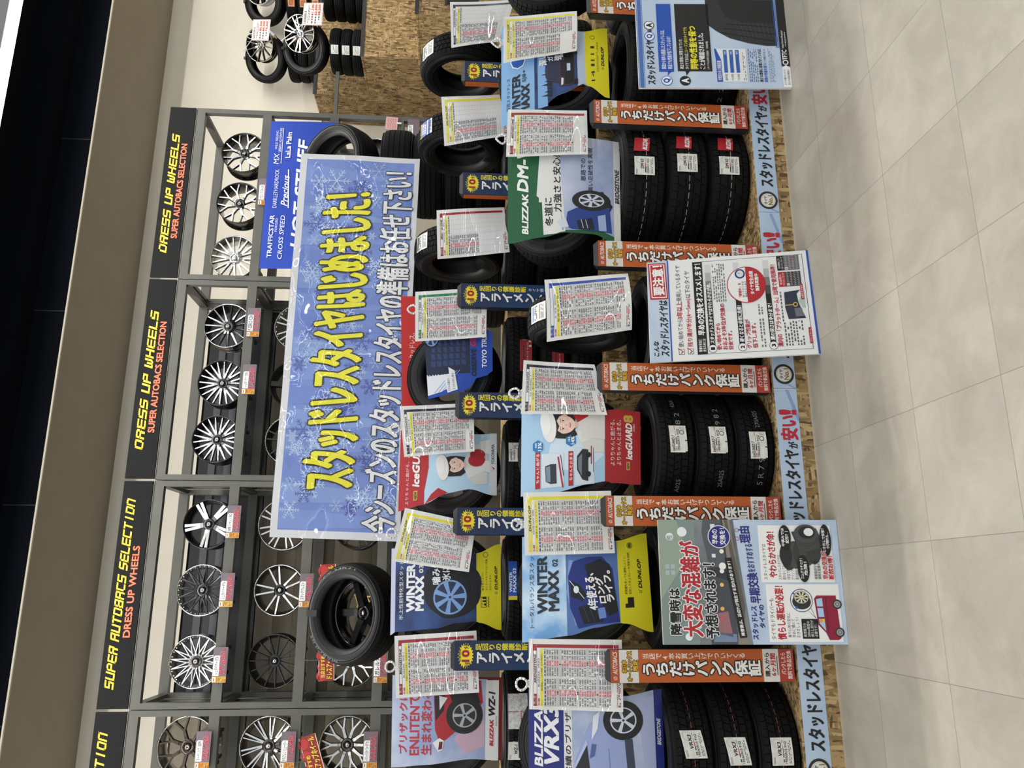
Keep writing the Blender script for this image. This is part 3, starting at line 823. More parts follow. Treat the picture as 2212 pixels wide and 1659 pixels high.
# ================================================================== tires on the island
YT1, YT2, YT3 = Y1 + .08 + .3175, Y2 + .09 + .3175, Y3 + .10 + .335
bays = [-.735, .01, .69, 1.345, 2.24, 2.99, 3.72]
bays2 = [-.77, .01, .725, 1.40, 2.19, 2.96, 3.68]
T30 = tire_mesh('winter_tire', .30, .20, .18)
w1 = ['under the navy poster of a pale blue car', 'behind the street-traffic board', 'under the red-footed poster of a woman in a beret', 'behind the white caution board',
      'under the green poster', 'behind the question-and-answer board', 'past the question-and-answer board']
w2 = ['under the red car poster', 'under the blue wheel poster with yellow foot', 'under the red-topped poster of a woman', 'under the tire ringed by a red and blue poster', 'under the standing tire with the red-striped van sheet',
      'under the standing tire with the yellow-striped van sheet', 'under the standing tire with the black-striped van sheet']
g1, g2 = 'flat tires stacked on the low step', 'flat tires stacked on the middle step'
m1 = [T15R, T15, T15, T15, TSUV, TTRK, TTRK]; wd1 = [.20, .20, .20, .20, .235, .215, .215]; r1 = [.3175, .3175, .3175, .3175, .362, .35, .35]
S1 = []; S2 = []
for k, x in enumerate(bays):
    S1.append(stack(m1[k], x, Y1 + .024 + r1[k], Z1, wd1[k], w1[k], 3, g1))
    S2.append(stack(T15, bays2[k], YT2 - .005, Z2, .20, w2[k], 3, g2))
TOP1 = [Z1 + 3 * w for w in wd1]; TOP2 = Z2 + .6
def facing(me, x, y, z0, R, Wd, label, lean=.2, yaw=0.0, spin=None, name='winter_tire', grp='tires standing on the stacks'):
    zc = z0 + R * math.cos(lean) + Wd / 2 * math.sin(lean) + .002
    return tire(me, (x, y, zc), label, grp, (PI / 2 - lean, 0, yaw), spin, name)
def rolling(me, x, y, z0, R, label, yaw=0.0, name='winter_tire'):
    return tire(me, (x, y, z0 + R + .002), label, 'tires standing on the stacks', (0, -PI / 2, yaw), None, name)
LD = 'display tire leaning back behind '
facing(T15, bays[0], YT1 + .05, TOP1[0], .3175, .2, LD + 'the navy poster of a pale blue car')
facing(T15, bays[1], YT1 + .05, TOP1[1], .3175, .2, LD + 'the ice-blue poster of a dark blue car')
facing(T15, bays[2], YT1 + .05, TOP1[2], .3175, .2, LD + 'the red-footed poster of a woman')
facing(T30, 2.10, YT1 + .06, TOP1[4], .30, .2, LD + 'the green poster', lean=.42)
facing(TTRK, bays[5] + .02, YT1 + .10, TOP1[5], .35, .215, LD + 'the dark truck poster with yellow foot')
facing(TTRK, bays[6] + .06, YT1 + .0, TOP1[6], .35, .215, 'big tire cut by the picture edge above the last stack', lean=.35)
XICE = rolling(T30, 1.42, Y1 + .075 + .31, TOP1[3], .30, 'tire standing edge-on on the low step, hung with the blue-striped sheet')
facing(T15, bays2[0], YT2 + .05, TOP2, .3175, .2, LD + 'the red car poster')
facing(T15, bays2[1], YT2 + .05, TOP2, .3175, .2, LD + 'the poster of a blue wheel')
facing(T15, bays2[2], YT2 + .05, TOP2, .3175, .2, LD + 'the red-topped poster of a woman')
facing(T30, 1.285, YT2 - .16, TOP2, .30, .2, 'leaning tire ringed by a red and blue poster', lean=.42)
VLT = rolling(TVAN, 2.17, YT2 - .02, TOP2, .30, 'tire standing edge-on hung with the red-striped van sheet')
LVT = rolling(TVAN, 3.0, YT2 - .02, TOP2, .30, 'tire standing edge-on hung with the yellow-striped van sheet')
IGT = rolling(TVAN, 3.62, YT2 - .02, TOP2, .30, 'tire standing edge-on hung with the black-striped van sheet')
# top step
TG = 'flat tires stacked on the top step'
stack(TTRK, -.17, YT3, Z3, .221, 'under the tire with grey sidewall letters', 3, TG, 'summer_tire')
stack(TSUM, 2.28, YT3, Z3, .24, 'in the dark under the snowflake banner', 3, TG, 'summer_tire')
stack(TSUM, 3.19, YT3, Z3, .24, 'under the thin big tire', 4, TG, 'summer_tire')
BIG = facing(TSUM, -.17, YT3 - .10, Z3 + .665, .335, .24, 'big leaning tire with grey sidewall letters and a spoked wheel inside', lean=.58, spin=0, name='summer_tire')
LOW = facing(TLOW, 3.22, YT3 + .0, Z3 + .962, .345, .235, 'thin-walled big tire leaning behind the banner top corner', lean=.65, yaw=-.12, name='summer_tire')
# wheel inside the big tire, seen from behind the spokes
Mb = BIG.rotation_euler.to_matrix()
wheel(BIG.location + Mb @ Vector((0, 0, -.06)), 'dark spoked wheel deep inside the big leaning tire', 'wheels inside tires', R=.224, Wd=.12, style='five', n=5, face=GLBK, side=GLBK, lip=GLBK, rot=BIG.rotation_euler)
def side_letters(o, txt, R, zz, a0, a1, h, col='#84857f', flip=False):
    """letters around the sidewall"""
    n = len(txt); p = Panel(fn=None if False else (lambda s, t, d: Vector((math.cos(a0 + (a1 - a0) * s) * (R + h * (.5 - t)), math.sin(a0 + (a1 - a0) * s) * (R + h * (.5 - t)), zz + d))), step=.0005, size=(abs(a1 - a0) * R, h))
    p.text(txt, 0, 0, 1, 1, col, 1, bold=.01)
    return p.build('sidewall_lettering', o)
side_letters(BIG, 'MARQUIS', .298, .117, 3.05, 2.05, .028)
side_letters(BIG, 'CST MR61', .290, .118, .9, -.3, .026, flip=True)
for o, R_ in ((BIG, .335), (LOW, .345)):
    m = MB()
    for r0, z0, r1_, z1 in ((R_ + .004, -.12, R_ + .004, .10), (R_ + .004, .10, R_ - .03, .126), (R_ - .03, .126, R_ - .11, .12)):
        w = .022
        m.add([(r0, -w, z0), (r0, w, z0), (r1_, w, z1), (r1_, -w, z1)], [(0, 1, 2, 3)], MTBK)
        m.add([(r0 + .003, -w, z0 + .003), (r0 + .003, w, z0 + .003), (r1_ + .003, w, z1 + .003), (r1_ + .003, -w, z1 + .003)], [(3, 2, 1, 0)], MTBK)
    q = m.build('holding_strap', o); q.rotation_euler = (0, 0, PI * (.5 if o is BIG else .8))

# stickers on the treads
def flat_sticker(o, R, ang, zc, w, h, art, name='tread_sticker', label=None, skew=0.0):
    L_ = o.location
    f = lambda s, t, d: Vector((L_.x + (R + .0015 + d) * math.cos(ang + (s - .5) * w / R), L_.y + (R + .0015 + d) * math.sin(ang + (s - .5) * w / R), L_.z + zc + h * (.5 - t) + skew * (s - .5)))
    p = Panel(fn=f, step=.0004, size=(w, h)); art(p)
    q = p.build(name); adopt(q, o)
    return q
def roll_sticker(o, R, phi, xc, w, h, art):
    L_ = o.location
    def f(s, t, d):
        a = phi + (.5 - t) * h / R
        return Vector((L_.x + xc + (s - .5) * w, L_.y - (R + .002 + d) * math.cos(a), L_.z + (R + .002 + d) * math.sin(a)))
    p = Panel(fn=f, step=.0004, size=(w, h)); art(p)
    q = p.build('tread_sticker'); adopt(q, o)
    return q
FOIL = noisy('crinkled_foil', '#b9b9b7', '#e4e4e2', 60.0, .35, .4)
PAP = noisy('sticker_paper', '#cfcfc9', '#e2e2dc', 30.0, .5, .2)
def art_size(name, size, model_col='#1c1c1c'):
    def f(p):
        p.slab(.001, PAP, PAP, 8, 2)
        p.marks(.03, .06, .3, .16, 2, '#444444', 1, .5, 1); p.oval(.80, .27, .022, '#c9c9c4', 1)
        p.text(name, .34, .30, .84, .46, model_col, 2, bold=.03, shear=.2)
        p.rect(.12, .52, .42, .57, '#222222', 1); p.rect(.42, .52, .62, .56, '#c23a3a', 1); p.rect(.62, .52, .92, .55, '#58a058', 1)
        p.text(size, .08, .60, .86, .73, '#262626', 2, bold=.02); p.marks(.08, .78, .9, .92, 2, '#666666', 1, .5, 4)
    return f
def art_plain(col):
    def f(p):
        p.slab(.001, PAP, PAP, 8, 2); p.rect(.08, .1, .92, .2, col, 1); p.marks(.1, .28, .9, .5, 2, '#333333', 1, .6, 5, .08); p.marks(.1, .58, .9, .9, 3, '#777777', 1, .45, 6, .06)
    return f
def art_yoko(name, size):
    def f(p):
        p.slab(.001, PAP, PAP, 8, 2)
        p.text(name, .06, .10, .62, .27, '#242424', 2, bold=.03, shear=.2); p.rect(.06, .33, .2, .37, '#b83040', 1); p.rect(.3, .33, .55, .38, '#1a1a1a', 1); p.rect(.62, .33, .8, .36, '#58a058', 1); p.rect(.84, .3, .98, .34, '#d06a3a', 1)
        p.text(size, .08, .42, .86, .58, '#262626', 2, bold=.02); p.ring(.74, .72, .009, .012, '#222222', 1); p.rect(0, .88, .45, 1, '#1a1a1c', 1); p.text('YOKOHAMA', .08, .90, .42, .98, '#dddddd', 2)
        p.marks(.84, .62, .96, .9, 4, '#777777', 1, .5, 2)
    return f
def art_red(p):
    p.slab(.001, '#b3202c', None, 8, 2); p.text('BLIZZAK', .10, .56, .92, .84, '#ececec', 2, bold=.05, shear=.3)
    for i in range(6): p.line((.35 + i * .04, .80 + i * .035), (1, .70 + i * .05), .0012, '#e8c9c9')
def art_foil(name, c, sub):
    def f(p):
        p.slab(.001, FOIL, FOIL, 8, 2); p.rect(.45, 0, 1, .55, c, 1)
        p.text('BLIZZAK', .48, .08, .96, .28, '#e8e8e8', 2, bold=.04, shear=.2); p.text(name, .5, .32, .95, .52, '#e8e8e8', 2, bold=.05, shear=.2)
        p.marks(.05, .6, .5, .9, 3, c, 1, .5, 2)
    return f
def art_obs(p):
    p.slab(.001, '#8e1c26', None, 8, 2); p.rect(0, .22, 1, .55, FOIL, 1); p.text('OBSERVE', .18, .26, .80, .38, '#1a1a1a', 2, bold=.04, shear=.2); p.text('GIZ3', .25, .40, .7, .53, '#b02030', 2, bold=.04, shear=.2)
    p.rect(0, .57, 1, .72, '#151515', 1); p.text('195/65R15 91Q', .05, .59, .9, .70, '#cfcfcf', 2); p.rect(.75, .74, .97, .96, '#bdbdbd', 1)
def face_ang(o, dx=0.0):
    """direction from the tire's axis towards the shopper"""
    v = EYE - o.location; return math.atan2(v.y, v.x) + dx
def ang_at(o, R, py, px):
    """angle of the tread point that the photo shows at that spot"""
    best = None
    for i in range(-80, 81):
        a = -PI / 2 + i * .02
        P_ = Vector((o.location.x + R * math.cos(a), o.location.y + R * math.sin(a), o.location.z))
        q = P_ - EYE; u = FPX * q.dot(RT) / q.dot(FW) + 829.5
        d = abs((1659 - u) - py)
        if best is None or d < best[0]: best = (d, a)
    return best[1]
for (o, (px, py), sk) in zip(S1[0][::-1], ((1479, 1609), (1583, 1622), (1680, 1622)), (.02, .02, .0)):
    flat_sticker(o, .3175, ang_at(o, .3175, py, px), .0, .115, .098, art_size('VRX3', '195/65R15 91Q'), skew=sk)
for (o, (px, py)) in zip(S1[2][::-1], ((1473, 948), (1548, 951), (1643, 961))):
    flat_sticker(o, .3175, ang_at(o, .3175, py, px), -.005, .135, .085, art_yoko('iceGUARD 7', '195/65R15 91Q'), skew=.004)
for (o, (px, py), (qx, qy)) in zip(S1[4][::-1], ((1403, 357), (1503, 351), (1598, 357)), ((1395, 312), (1495, 308), (1588, 312))):
    flat_sticker(o, .362, ang_at(o, .362, py, px), .012, .105, .11, art_size('DM-V3', '225/65R17 102Q'))
    flat_sticker(o, .362, ang_at(o, .362, qy, qx), .018, .10, .085, art_red, skew=-.015, name='red_tread_sticker')
flat_sticker(S2[0][2], .3175, ang_at(S2[0][2], .3175, 1535, 1122), .03, .19, .11, art_foil('WZ-1', '#9c2028', ''))
flat_sticker(S2[0][1], .3175, ang_at(S2[0][1], .3175, 1620, 1122), .03, .11, .11, art_size('WZ-1', '195/65R15 91Q'))
flat_sticker(S2[0][2], .3175, ang_at(S2[0][2], .3175, 1622, 1122), .03, .10, .11, art_size('WZ-1', '195/65R15 91Q'))
def art_blue(p):
    p.slab(.001, '#1d4fae', None, 8, 2); p.text('WINTER', .2, .1, .7, .4, '#e0e6f2', 2, bold=.04); p.text('MAXX 03', .2, .5, .8, .85, '#e0e6f2', 2, bold=.04); p.rect(0, 0, .1, 1, '#d9c42a', 1)
flat_sticker(S2[1][2], .3175, ang_at(S2[1][2], .3175, 1253, 1120), .06, .22, .05, art_blue)
flat_sticker(S2[2][2], .3175, ang_at(S2[2][2], .3175, 977, 1118), .05, .12, .07, art_yoko('iceGUARD 8', '195/65R15 91Q'))
for o, (px, py) in ((S2[3][2], (1115, 765)), (S2[3][1], (1180, 772))):
    flat_sticker(o, .3175, ang_at(o, .3175, py, px), -.02, .20, .075, art_obs)
roll_sticker(XICE, .30, 1.05, .0, .10, .13, art_plain('#7f9bd0'))
roll_sticker(VLT, .30, .95, .0, .11, .12, art_plain('#2a2a2a'))
def art_lv(p):
    p.slab(.001, '#4c63b0', None, 4, 4); p.rect(0, 0, 1, .12, '#d8c92c', 1); p.text('DUNLOP', .1, .02, .9, .1, '#222222', 2, bold=.03); p.text('WINTER', .15, .2, .9, .36, '#e6e9f3', 2, bold=.04, shear=.2); p.text('MAXX', .15, .40, .8, .56, '#e6e9f3', 2, bold=.04, shear=.2); p.rect(0, .64, 1, 1, PAP, 1); p.marks(.1, .68, .9, .96, 3, '#444444', 2, .5, 3)
roll_sticker(LVT, .30, .92, .0, .11, .13, art_lv)
roll_sticker(IGT, .30, .95, .0, .11, .13, art_plain('#4a4a4a'))
def ink(o, R, py, px, zc, txt, w, h):
    def f(p): p.text(txt, 0, 0, 1, 1, '#77797a', 1)
    flat_sticker(o, R, ang_at(o, R, py, px), zc, w, h, f, name='tread_print')
a, b_, c_ = S1[2][::-1]
ink(a, .3175, 1050, 1470, -.01, 'A025', .075, .022); ink(a, .3175, 905, 1470, -.01, '8 2', .07, .026); ink(a, .3175, 872, 1470, .0, '426A', .06, .022)
ink(b_, .3175, 1035, 1555, -.02, '25A025', .09, .022); ink(b_, .3175, 900, 1555, -.01, '9 8 2', .10, .026)
ink(c_, .3175, 1020, 1645, -.02, '5 R 7 9', .14, .028); ink(c_, .3175, 905, 1640, -.01, '270A025', .10, .022)
ink(S1[5][0], .35, 205, 1570, .0, '2 2', .09, .026)

# ================================================================== post signs between the bays
PX = [-.345, .352, 1.012, 1.668, 2.50, 3.20]
o_lab = ['beside the stack under the pale blue car poster', 'on the far side of the street-traffic board', 'partly behind the white caution board, toward the woman poster', 'half hidden behind the upper corner of the white caution board',
         'next to the question-and-answer board and the red tread stickers', 'cut by the picture edge above the question-and-answer board']
o_lab = ['orange post sign between the pale blue car poster and the street-traffic board', 'orange post sign half hidden behind the street-traffic board', 'orange post sign whole beside the woman poster and white caution board',
         'orange post sign half hidden behind the white caution board', 'orange post sign between the green poster and the question-and-answer board', 'orange post sign cut by the picture edge past the question-and-answer board']
b_lab = ['blue post sign under the red car poster price sheet', 'blue post sign between the blue wheel poster and the red-topped woman poster', 'blue post sign between the woman poster and the red and blue tire-ring poster',
         'blue post sign over the tire hung with the blue-striped sheet', 'blue post sign between the two van tires, above the green poster', 'blue post sign seen through the hole of the standing tire by the chipboard stand']
def orange_art(p):
    p.rect(0, 0, 1, 1, '#b4561f', 1); p.rect(0, 0, 1, .047, '#a94a1c', 2)
    p.text('AUTOBACS', .27, .012, .93, .036, '#e6dcd6', 3, bold=.02, shear=.2); p.ring(.14, .024, .006, .008, '#e6dcd6', 3); p.line((.10, .034), (.18, .014), .002, '#e6dcd6', 3)
    p.rect(0, .047, 1, .15, '#d3d0ca', 2)
    for tx, a, c, s0, s1 in (('北日本', .060, .085, .30, .68), ('オートバックス', .088, .116, .05, .95), ('限定', .120, .146, .36, .68)):
        p.text(tx, s0, a, s1, c, '#dba916', 3, bold=.045, out='#1d1710', outw=.12)
    p.vtext('当店で4本お買い上げでついてくる', .70, .172, .90, .735, '#ecdccd', bold=.02, layer=3)
    p.vtext('うちだけパンク保証', .17, .168, .66, .818, '#ece9e4', bold=.045, layer=3, out='#1a1412', outw=.09)
    p.rect(0, .83, 1, .918, '#dad6cf', 2); p.text('購入から', .16, .840, .88, .867, '#1c1c1c', 3, bold=.03); p.text('6ヶ月間', .18, .873, .86, .900, '#b3222c', 3, bold=.04); p.marks(.2, .904, .84, .913, 1, '#555555', 3, .6, 1, 1)
    p.rect(0, .918, 1, 1, '#a83a2a', 2); p.text('パンクしたら', .22, .930, .88, .955, '#efe1da', 3, bold=.02); p.text('無料で新品交換', .08, .962, .94, .988, '#efe1da', 3, bold=.02)
def blue_art(p):
    for i in range(10): p.rect(0, i / 10, 1, (i + 1) / 10, noisy_blue[i], 1)
    n = 22; pts = []
    for i in range(n * 2):
        r = .066 if i % 2 == 0 else .052; a = PI * i / n
        pts.append((.5 + r * math.cos(a) / p.w, .068 - r * .66 * math.sin(a) / p.h))
    p.poly(pts, '#ecd923', 2)
    p.text('診断時間', .30, .022, .72, .040, '#1c2b4a', 3, bold=.02); p.text('10', .30, .046, .68, .090, '#9c1a1e', 3, bold=.06); p.text('分', .72, .058, .90, .085, '#1c2b4a', 3, bold=.03); p.text('最速', .10, .062, .28, .098, '#1c2b4a', 3, bold=.02)
    p.vtext('足回りの健康診断', .66, .128, .92, .46, '#e9d92a', bold=.03, layer=3)
    p.vtext('アライメント', .20, .128, .64, .60, '#e4e6ea', bold=.045, layer=3, out='#0b1424', outw=.06)
    p.vtext('タイヤ購入で', .70, .475, .86, .64, '#dfe6ee', layer=3)
noisy_blue = ['#0e2244', '#0f274d', '#102c55', '#11325d', '#123863', '#123c69', '#12406e', '#123f6e', '#113a67', '#10345d']
def post_sign(name, x, y, z, h, w, art, side, label, group):
    t = empty(name, (x, y, z), label, 'post sign', group)
    dp = .055
    m = MB(); e = mat('#141414', .5)
    m.box(-w / 2, .001, 0, w / 2, dp, h, e)
    sm = mat(side, .5); m.add([(-w / 2 - .001, .003, .004), (-w / 2 - .001, dp - .002, .004), (-w / 2 - .001, dp - .002, h - .004), (-w / 2 - .001, .003, h - .004)], [(0, 3, 2, 1)], sm)
    m.build('box_body', t)
    m = MB(); m.add([(-w / 2, .0, h), (w / 2, 0, h), (w / 2 * .8, .02, h + .022), (-w / 2 * .8, .02, h + .022), (-w / 2, dp, h), (w / 2, dp, h)], [(0, 1, 2, 3), (3, 2, 5, 4), (0, 3, 4), (1, 5, 2)], e); m.build('flap', t)
    p = Panel([Vector(v) for v in ((-w / 2, 0, h), (w / 2, 0, h), (w / 2, 0, 0), (-w / 2, 0, 0))], step=.0004); art(p); p.build('printed_face', t)
    m = MB(); m.box(-.03, dp + .002, -.0, .03, dp + .03, h - .03, OSB); m.build('support_batten', t)
    return t
for i, x in enumerate(PX):
    post_sign('orange_post_sign', x, Y1 + .004, Z1 + .02, .85, .142, orange_art, '#23262a', o_lab[i], 'orange post signs')
    xs = [-.358, .363, 1.038, 1.723, 2.475, 3.293][i]
    post_sign('blue_post_sign', xs * .987, Y2 - .085, Z2 + .03, .855, .15, blue_art, '#b4561f' if i > 3 else '#151c28', b_lab[i], 'blue post signs')

# ================================================================== price sheets
def ring_chain(c, label, r=.026, n=11, drop=1.0):
    m = MB(); wm = mat('#dedede', .3)
    for i in range(n):
        a = 2 * PI * i / n; q = Vector((r * math.cos(a), .012 * math.sin(2 * a), r * drop * math.sin(a)))
        a2 = a + 2 * PI / n * .72; q2 = Vector((r * math.cos(a2), .012 * math.sin(2 * a2), r * drop * math.sin(a2)))
        m.tube(q, q2, .0058, wm, 8)
    for k in range(3): m.tube((.012 * k - .012, .004, -r * drop - .004), (.012 * k - .004, .0, -r * drop - .016), .005, wm, 8)
    o = m.build('plastic_chain', None, Vector(c)); return tag(o, label, 'chain', 'white plastic chains of the price sheets')
def price_sheet(q, Y, stripe, brand, title, lab, tag_txt='軽・国産車用', half=False, top=None, bow=.006, bc='#151515', tags='シリーズ', line='氷に効く 雪に効く', rows=(26, 28), black=True, wave=0.0, seed=0):
    c = [at(x, y, Y) for x, y in q]
    p = Panel(c, step=.0004, printer=LAM, bulge=lambda s, t: bow * math.sin(PI * s) + wave * math.sin(PI * (t * 1.0)) + .004 * math.sin(5 * t + 3 * s + seed))
    w = '#e4e4e2'
    p.slab(.0008, w, w, 10, 12)
    p.rect(.875, .045, .925, .965, stripe, 1, 1, 10); p.rect(.05, .045, .925, .085, stripe, 1, 8, 1)
    p.rect(.075, .05, .19, .08, stripe, 2); p.text(tag_txt[:3], .08, .046, .19, .062, '#e9e9e4', 3); p.text(tags, .08, .066, .19, .083, '#e9e9e4', 3)
    p.rect(.22, .05, .83, .081, '#e9e9e6' if stripe != '#e3d81f' else '#e8e06a', 2, 6, 1)
    p.text(brand, .38, .054, .78, .077, bc, 3, bold=.05, shear=.25)
    p.text('安心価格', .06, .093, .16, .113, '#b3202c', 3, bold=.03); p.rect(.20, .095, .86, .112, '#f0f0ee', 1, 6, 1); p.text(title, .32, .094, .72, .113, '#222222', 3)
    p.rect(.05, .122, .86, .15, '#e9e02c', 1, 8, 1); p.text('ポイント', .06, .128, .14, .144, '#554400', 2); p.text(line, .26, .125, .80, .148, '#3b3a22', 2)
    for hi, (a, b) in enumerate(((.05, .445), (.465, .86))):
        n = rows[hi]; t0, t1 = .185, .185 + n * .0265
        wd = b - a
        p.rect(a, .16, b, .182, '#c9cacb', 1, 4, 1); p.marks(a + .01, .164, b - .01, .178, 1, '#333333', 2, .8, hi, .045)
        if half and hi == 1:
            for j in range(n + 1): p.line((a, t0 + (t1 - t0) * j / n), (b, t0 + (t1 - t0) * j / n), .0006, '#8d90a0')
            for j in range(5): p.line((a + wd * j / 4, .16), (a + wd * j / 4, t1), .0006, '#8d90a0')
            continue
        nn = n if not half else int(n * (.6 if rows[0] < 27 else .9))
        r = random.Random(seed + hi)
        gap = {r.randint(4, 9), r.randint(12, 18), r.randint(20, 25)} if not half else set()
        p.rect(a + wd * .36, t0, a + wd * .60, t0 + nn * .0265, '#e6c7c9', 1, 3, 6)
        for j in range(n):
            ta = t0 + (t1 - t0) * j / n; tb = t0 + (t1 - t0) * (j + 1) / n
            if j in gap:
                p.rect(a, ta, b, tb, '#c2c4c6', 2, 3, 1); p.marks(a + wd * .42, ta, a + wd * .55, tb, 1, '#222222', 3, .6, j, .02); continue
            p.line((a, ta), (b, ta), .0005, '#8d90a0', 2)
            if j >= nn: continue
            for k0, k1, col in ((.03, .15, '#5c5d61'), (.17, .33, '#66676b'), (.38, .47, '#bb5560'), (.49, .58, '#bb5560'), (.63, .76, '#6e6f76'), (.80, .97, '#5c5d61')):
                p.marks(a + wd * k0, ta + .003, a + wd * k1, tb - .002, 1, col, 3, .72, j * 7 + int(k0 * 50) + seed, .014)
        for kk in (0, .35, .61, 1): p.line((a + wd * kk, .16), (a + wd * kk, t1), .0006, '#8d90a0', 2)
    p.marks(.06, .935, .42, .945, 1, '#b3202c', 2, .9, 3, .02); p.marks(.06, .95, .42, .975, 2, '#444444', 2, .8, 5, .03); p.rect(.26, .95, .33, .975, '#d98a90', 3)
    return p.build('price_sheet', None, lab, 'price sheet', 'laminated price sheets')
RED, YEL, NAVY, GRN, BLU = '#9a1d2c', '#e3d81f', '#141a33', '#127a48', '#1f4aa8'
BS = 'BRIDGESTONE'
price_sheet([(855, 1508), (852, 1374), (1029, 1362), (1035, 1496)], 4.52, RED, BS, 'BLIZZAK  WZ-1', 'red-striped price sheet hanging over the red car poster', line='冬道のさらなる安心・安全を支える！', seed=1)
price_sheet([(1143, 1532), (1142, 1380), (1343, 1382), (1346, 1538)], 3.80, RED, BS, 'BLIZZAK  VRX3', 'red-striped price sheet hanging over the navy poster of a pale blue car', line='凍結路面にしっかり密着！効きが長持ち！', seed=2)
price_sheet([(846, 1212), (875, 1097), (1028, 1130), (1013, 1236)], 4.52, YEL, 'DUNLOP', 'WINTER MAXX  WM03', 'tilted yellow-striped price sheet over the poster of a blue wheel', line='噛み合うように、氷に密着！', seed=3)
price_sheet([(1134, 1200), (1130, 1064), (1320, 1060), (1328, 1195)], 3.80, YEL, 'DUNLOP', 'WINTER MAXX  WM02', 'yellow-striped price sheet over the poster of a dark blue car', line='4年使える、ロングライフ！', seed=4)
price_sheet([(873, 987), (864, 878), (1023, 870), (1025, 975)], 4.52, NAVY, 'YOKOHAMA', 'ice GUARD 8', 'navy-striped price sheet over the red-topped poster of a woman', line='よりちゃんと曲がる、よりちゃんと止まる！', seed=5)
price_sheet([(1125, 894), (1131, 778), (1284, 788), (1312, 896)], 3.80, NAVY, 'YOKOHAMA', 'ice GUARD 7', 'navy-striped price sheet over the red-footed poster of a woman', line='氷に効く・雪に効く・永く効く！', seed=6)
price_sheet([(1181, 739), (1176, 604), (1356, 591), (1365, 712)], 3.72, BLU, 'MICHELIN', 'X  ICE  SNOW', 'blue-striped price sheet on the tire standing edge-on', line='雪道を走り抜く！', bow=.035, bc='#e9e9f2', seed=7)
price_sheet([(897, 738), (897, 630), (1052, 622), (1050, 728)], 4.48, GRN, 'TOYO TIRES', 'OBSERVE  GIZ3', 'green-striped price sheet over the red and blue tire-ring poster', line='さらなる進化で、さらなる安心感を！', bc='#1f3a8a', seed=8)
price_sheet([(945, 560), (943, 454), (1089, 447), (1101, 545)], 4.52, RED, BS, 'BLIZZAK  VL10(A)', 'red-striped half-empty van price sheet on a standing tire', tag_txt='VAN', half=True, line='雪道の確かな制動と耐摩耗を両立', bow=.015, seed=9)
price_sheet([(1093, 338), (1097, 237), (1268, 238), (1270, 334)], 3.80, RED, BS, 'BLIZZAK  DM-V3', 'red-striped price sheet over the green poster', tag_txt='SUV', line='冬道に力強さと安心を！', rows=(24, 24), seed=10)
price_sheet([(960, 315), (953, 210), (1095, 203), (1098, 293)], 4.52, YEL, 'DUNLOP', 'WINTER MAXX  LV01', 'yellow-striped half-empty van price sheet on a standing tire', tag_txt='VAN', half=True, line='優れた氷雪上性能と高いライフ性能を両立', bow=.015, rows=(27, 27), seed=11)
price_sheet([(975, 103), (972, 5), (1112, 0), (1086, 88)], 4.52, NAVY, 'YOKOHAMA', 'ice GUARD  iG91', 'navy-striped half-empty van price sheet on a standing tire', tag_txt='VAN', half=True, line='氷雪性能とロングライフを両立', bow=.02, rows=(27, 27), seed=12)
price_sheet([(1087, 137), (1087, 36), (1246, 25), (1246, 109)], 3.80, YEL, 'DUNLOP', 'WINTER MAXX  SJ8+', 'yellow-striped price sheet over the dark truck poster', tag_txt='SUV', line='深い雪に、ガッシリ強き出す。', rows=(22, 28), bow=.02, seed=13)
for (x, y, Y, lab) in ((1127, 1478, 3.82, 'red-striped sheet over the navy poster'), (843, 1440, 4.52, 'sheet over the red car poster'), (846, 1152, 4.52, 'tilted yellow-striped sheet'), (1117, 1133, 3.82, 'sheet over the dark blue car poster'),
                       (853, 925, 4.52, 'navy-striped sheet over the red-topped poster'), (1111, 850, 3.82, 'navy-striped sheet over the red-footed poster'), (890, 668, 4.50, 'green-striped sheet'), (1082, 300, 3.82, 'red-striped sheet over the green poster'), (1072, 92, 3.82, 'yellow-striped sheet over the dark truck poster')):
    ring_chain(at(x, y, Y), 'white plastic ring chain at the top of the ' + lab)

# ================================================================== tire posters
def curve_side(pts):
    def f(t):
        for (t0, v0), (t1, v1) in zip(pts, pts[1:]):
            if t <= t1:
                q = (t - t0) / (t1 - t0 or 1); q = q * q * (3 - 2 * q); return v0 + (v1 - v0) * q
        return pts[-1][1]
    return f
def bowf(k): return lambda s, t: k * math.sin(PI * min(1, max(0, t)))
def poster(q, L, Rr, base, edge, lab, bulge=.03, thick=.0015, back='#d9d9dd'):
    p = Panel(q, step=.0006, bulge=bowf(bulge))
    p.L, p.R = curve_side(L), curve_side(Rr)
    p.slab(thick, base, edge, 6, 24, p.L, p.R, back)
    p.lab = lab
    return p
def band(p, t0, t1, col, layer=1, dl=0.0, dr=0.0): p.rect(0, t0, 1, t1, col, layer, 4, 10, lambda t: p.L(t) + dl, lambda t: p.R(t) - dr)
def fin(p): return p.build('tire_poster', None, p.lab, 'poster', 'posters on the display tires')
def picwheel(p, s, t, r, k=1.0, tire_c='#1c1d20', rimc='#aeb2bb', hole='#2c2e33', n=5, layer=4, inner=.66):
    p.oval(s, t, r, tire_c, layer, r * k); p.oval(s, t, r * inner, hole, layer + 1, r * k * inner); p.ring(s, t, r * inner * .90, r * inner, rimc, layer + 2, 28, k)
    for i in range(n):
        a = 2 * PI * i / n + .3
        e = lambda rr, aa: (s + rr * math.cos(aa) / p.w, t - rr * k * math.sin(aa) / p.h)
        p.poly([e(r * .06, a - 1.2), e(r * inner * .95, a - .16), e(r * inner * .95, a + .16), e(r * .06, a + 1.2)], rimc, layer + 2)
    p.oval(s, t, r * .13, rimc, layer + 3, r * k * .13); p.oval(s, t, r * .06, hole, layer + 4, r * k * .06)
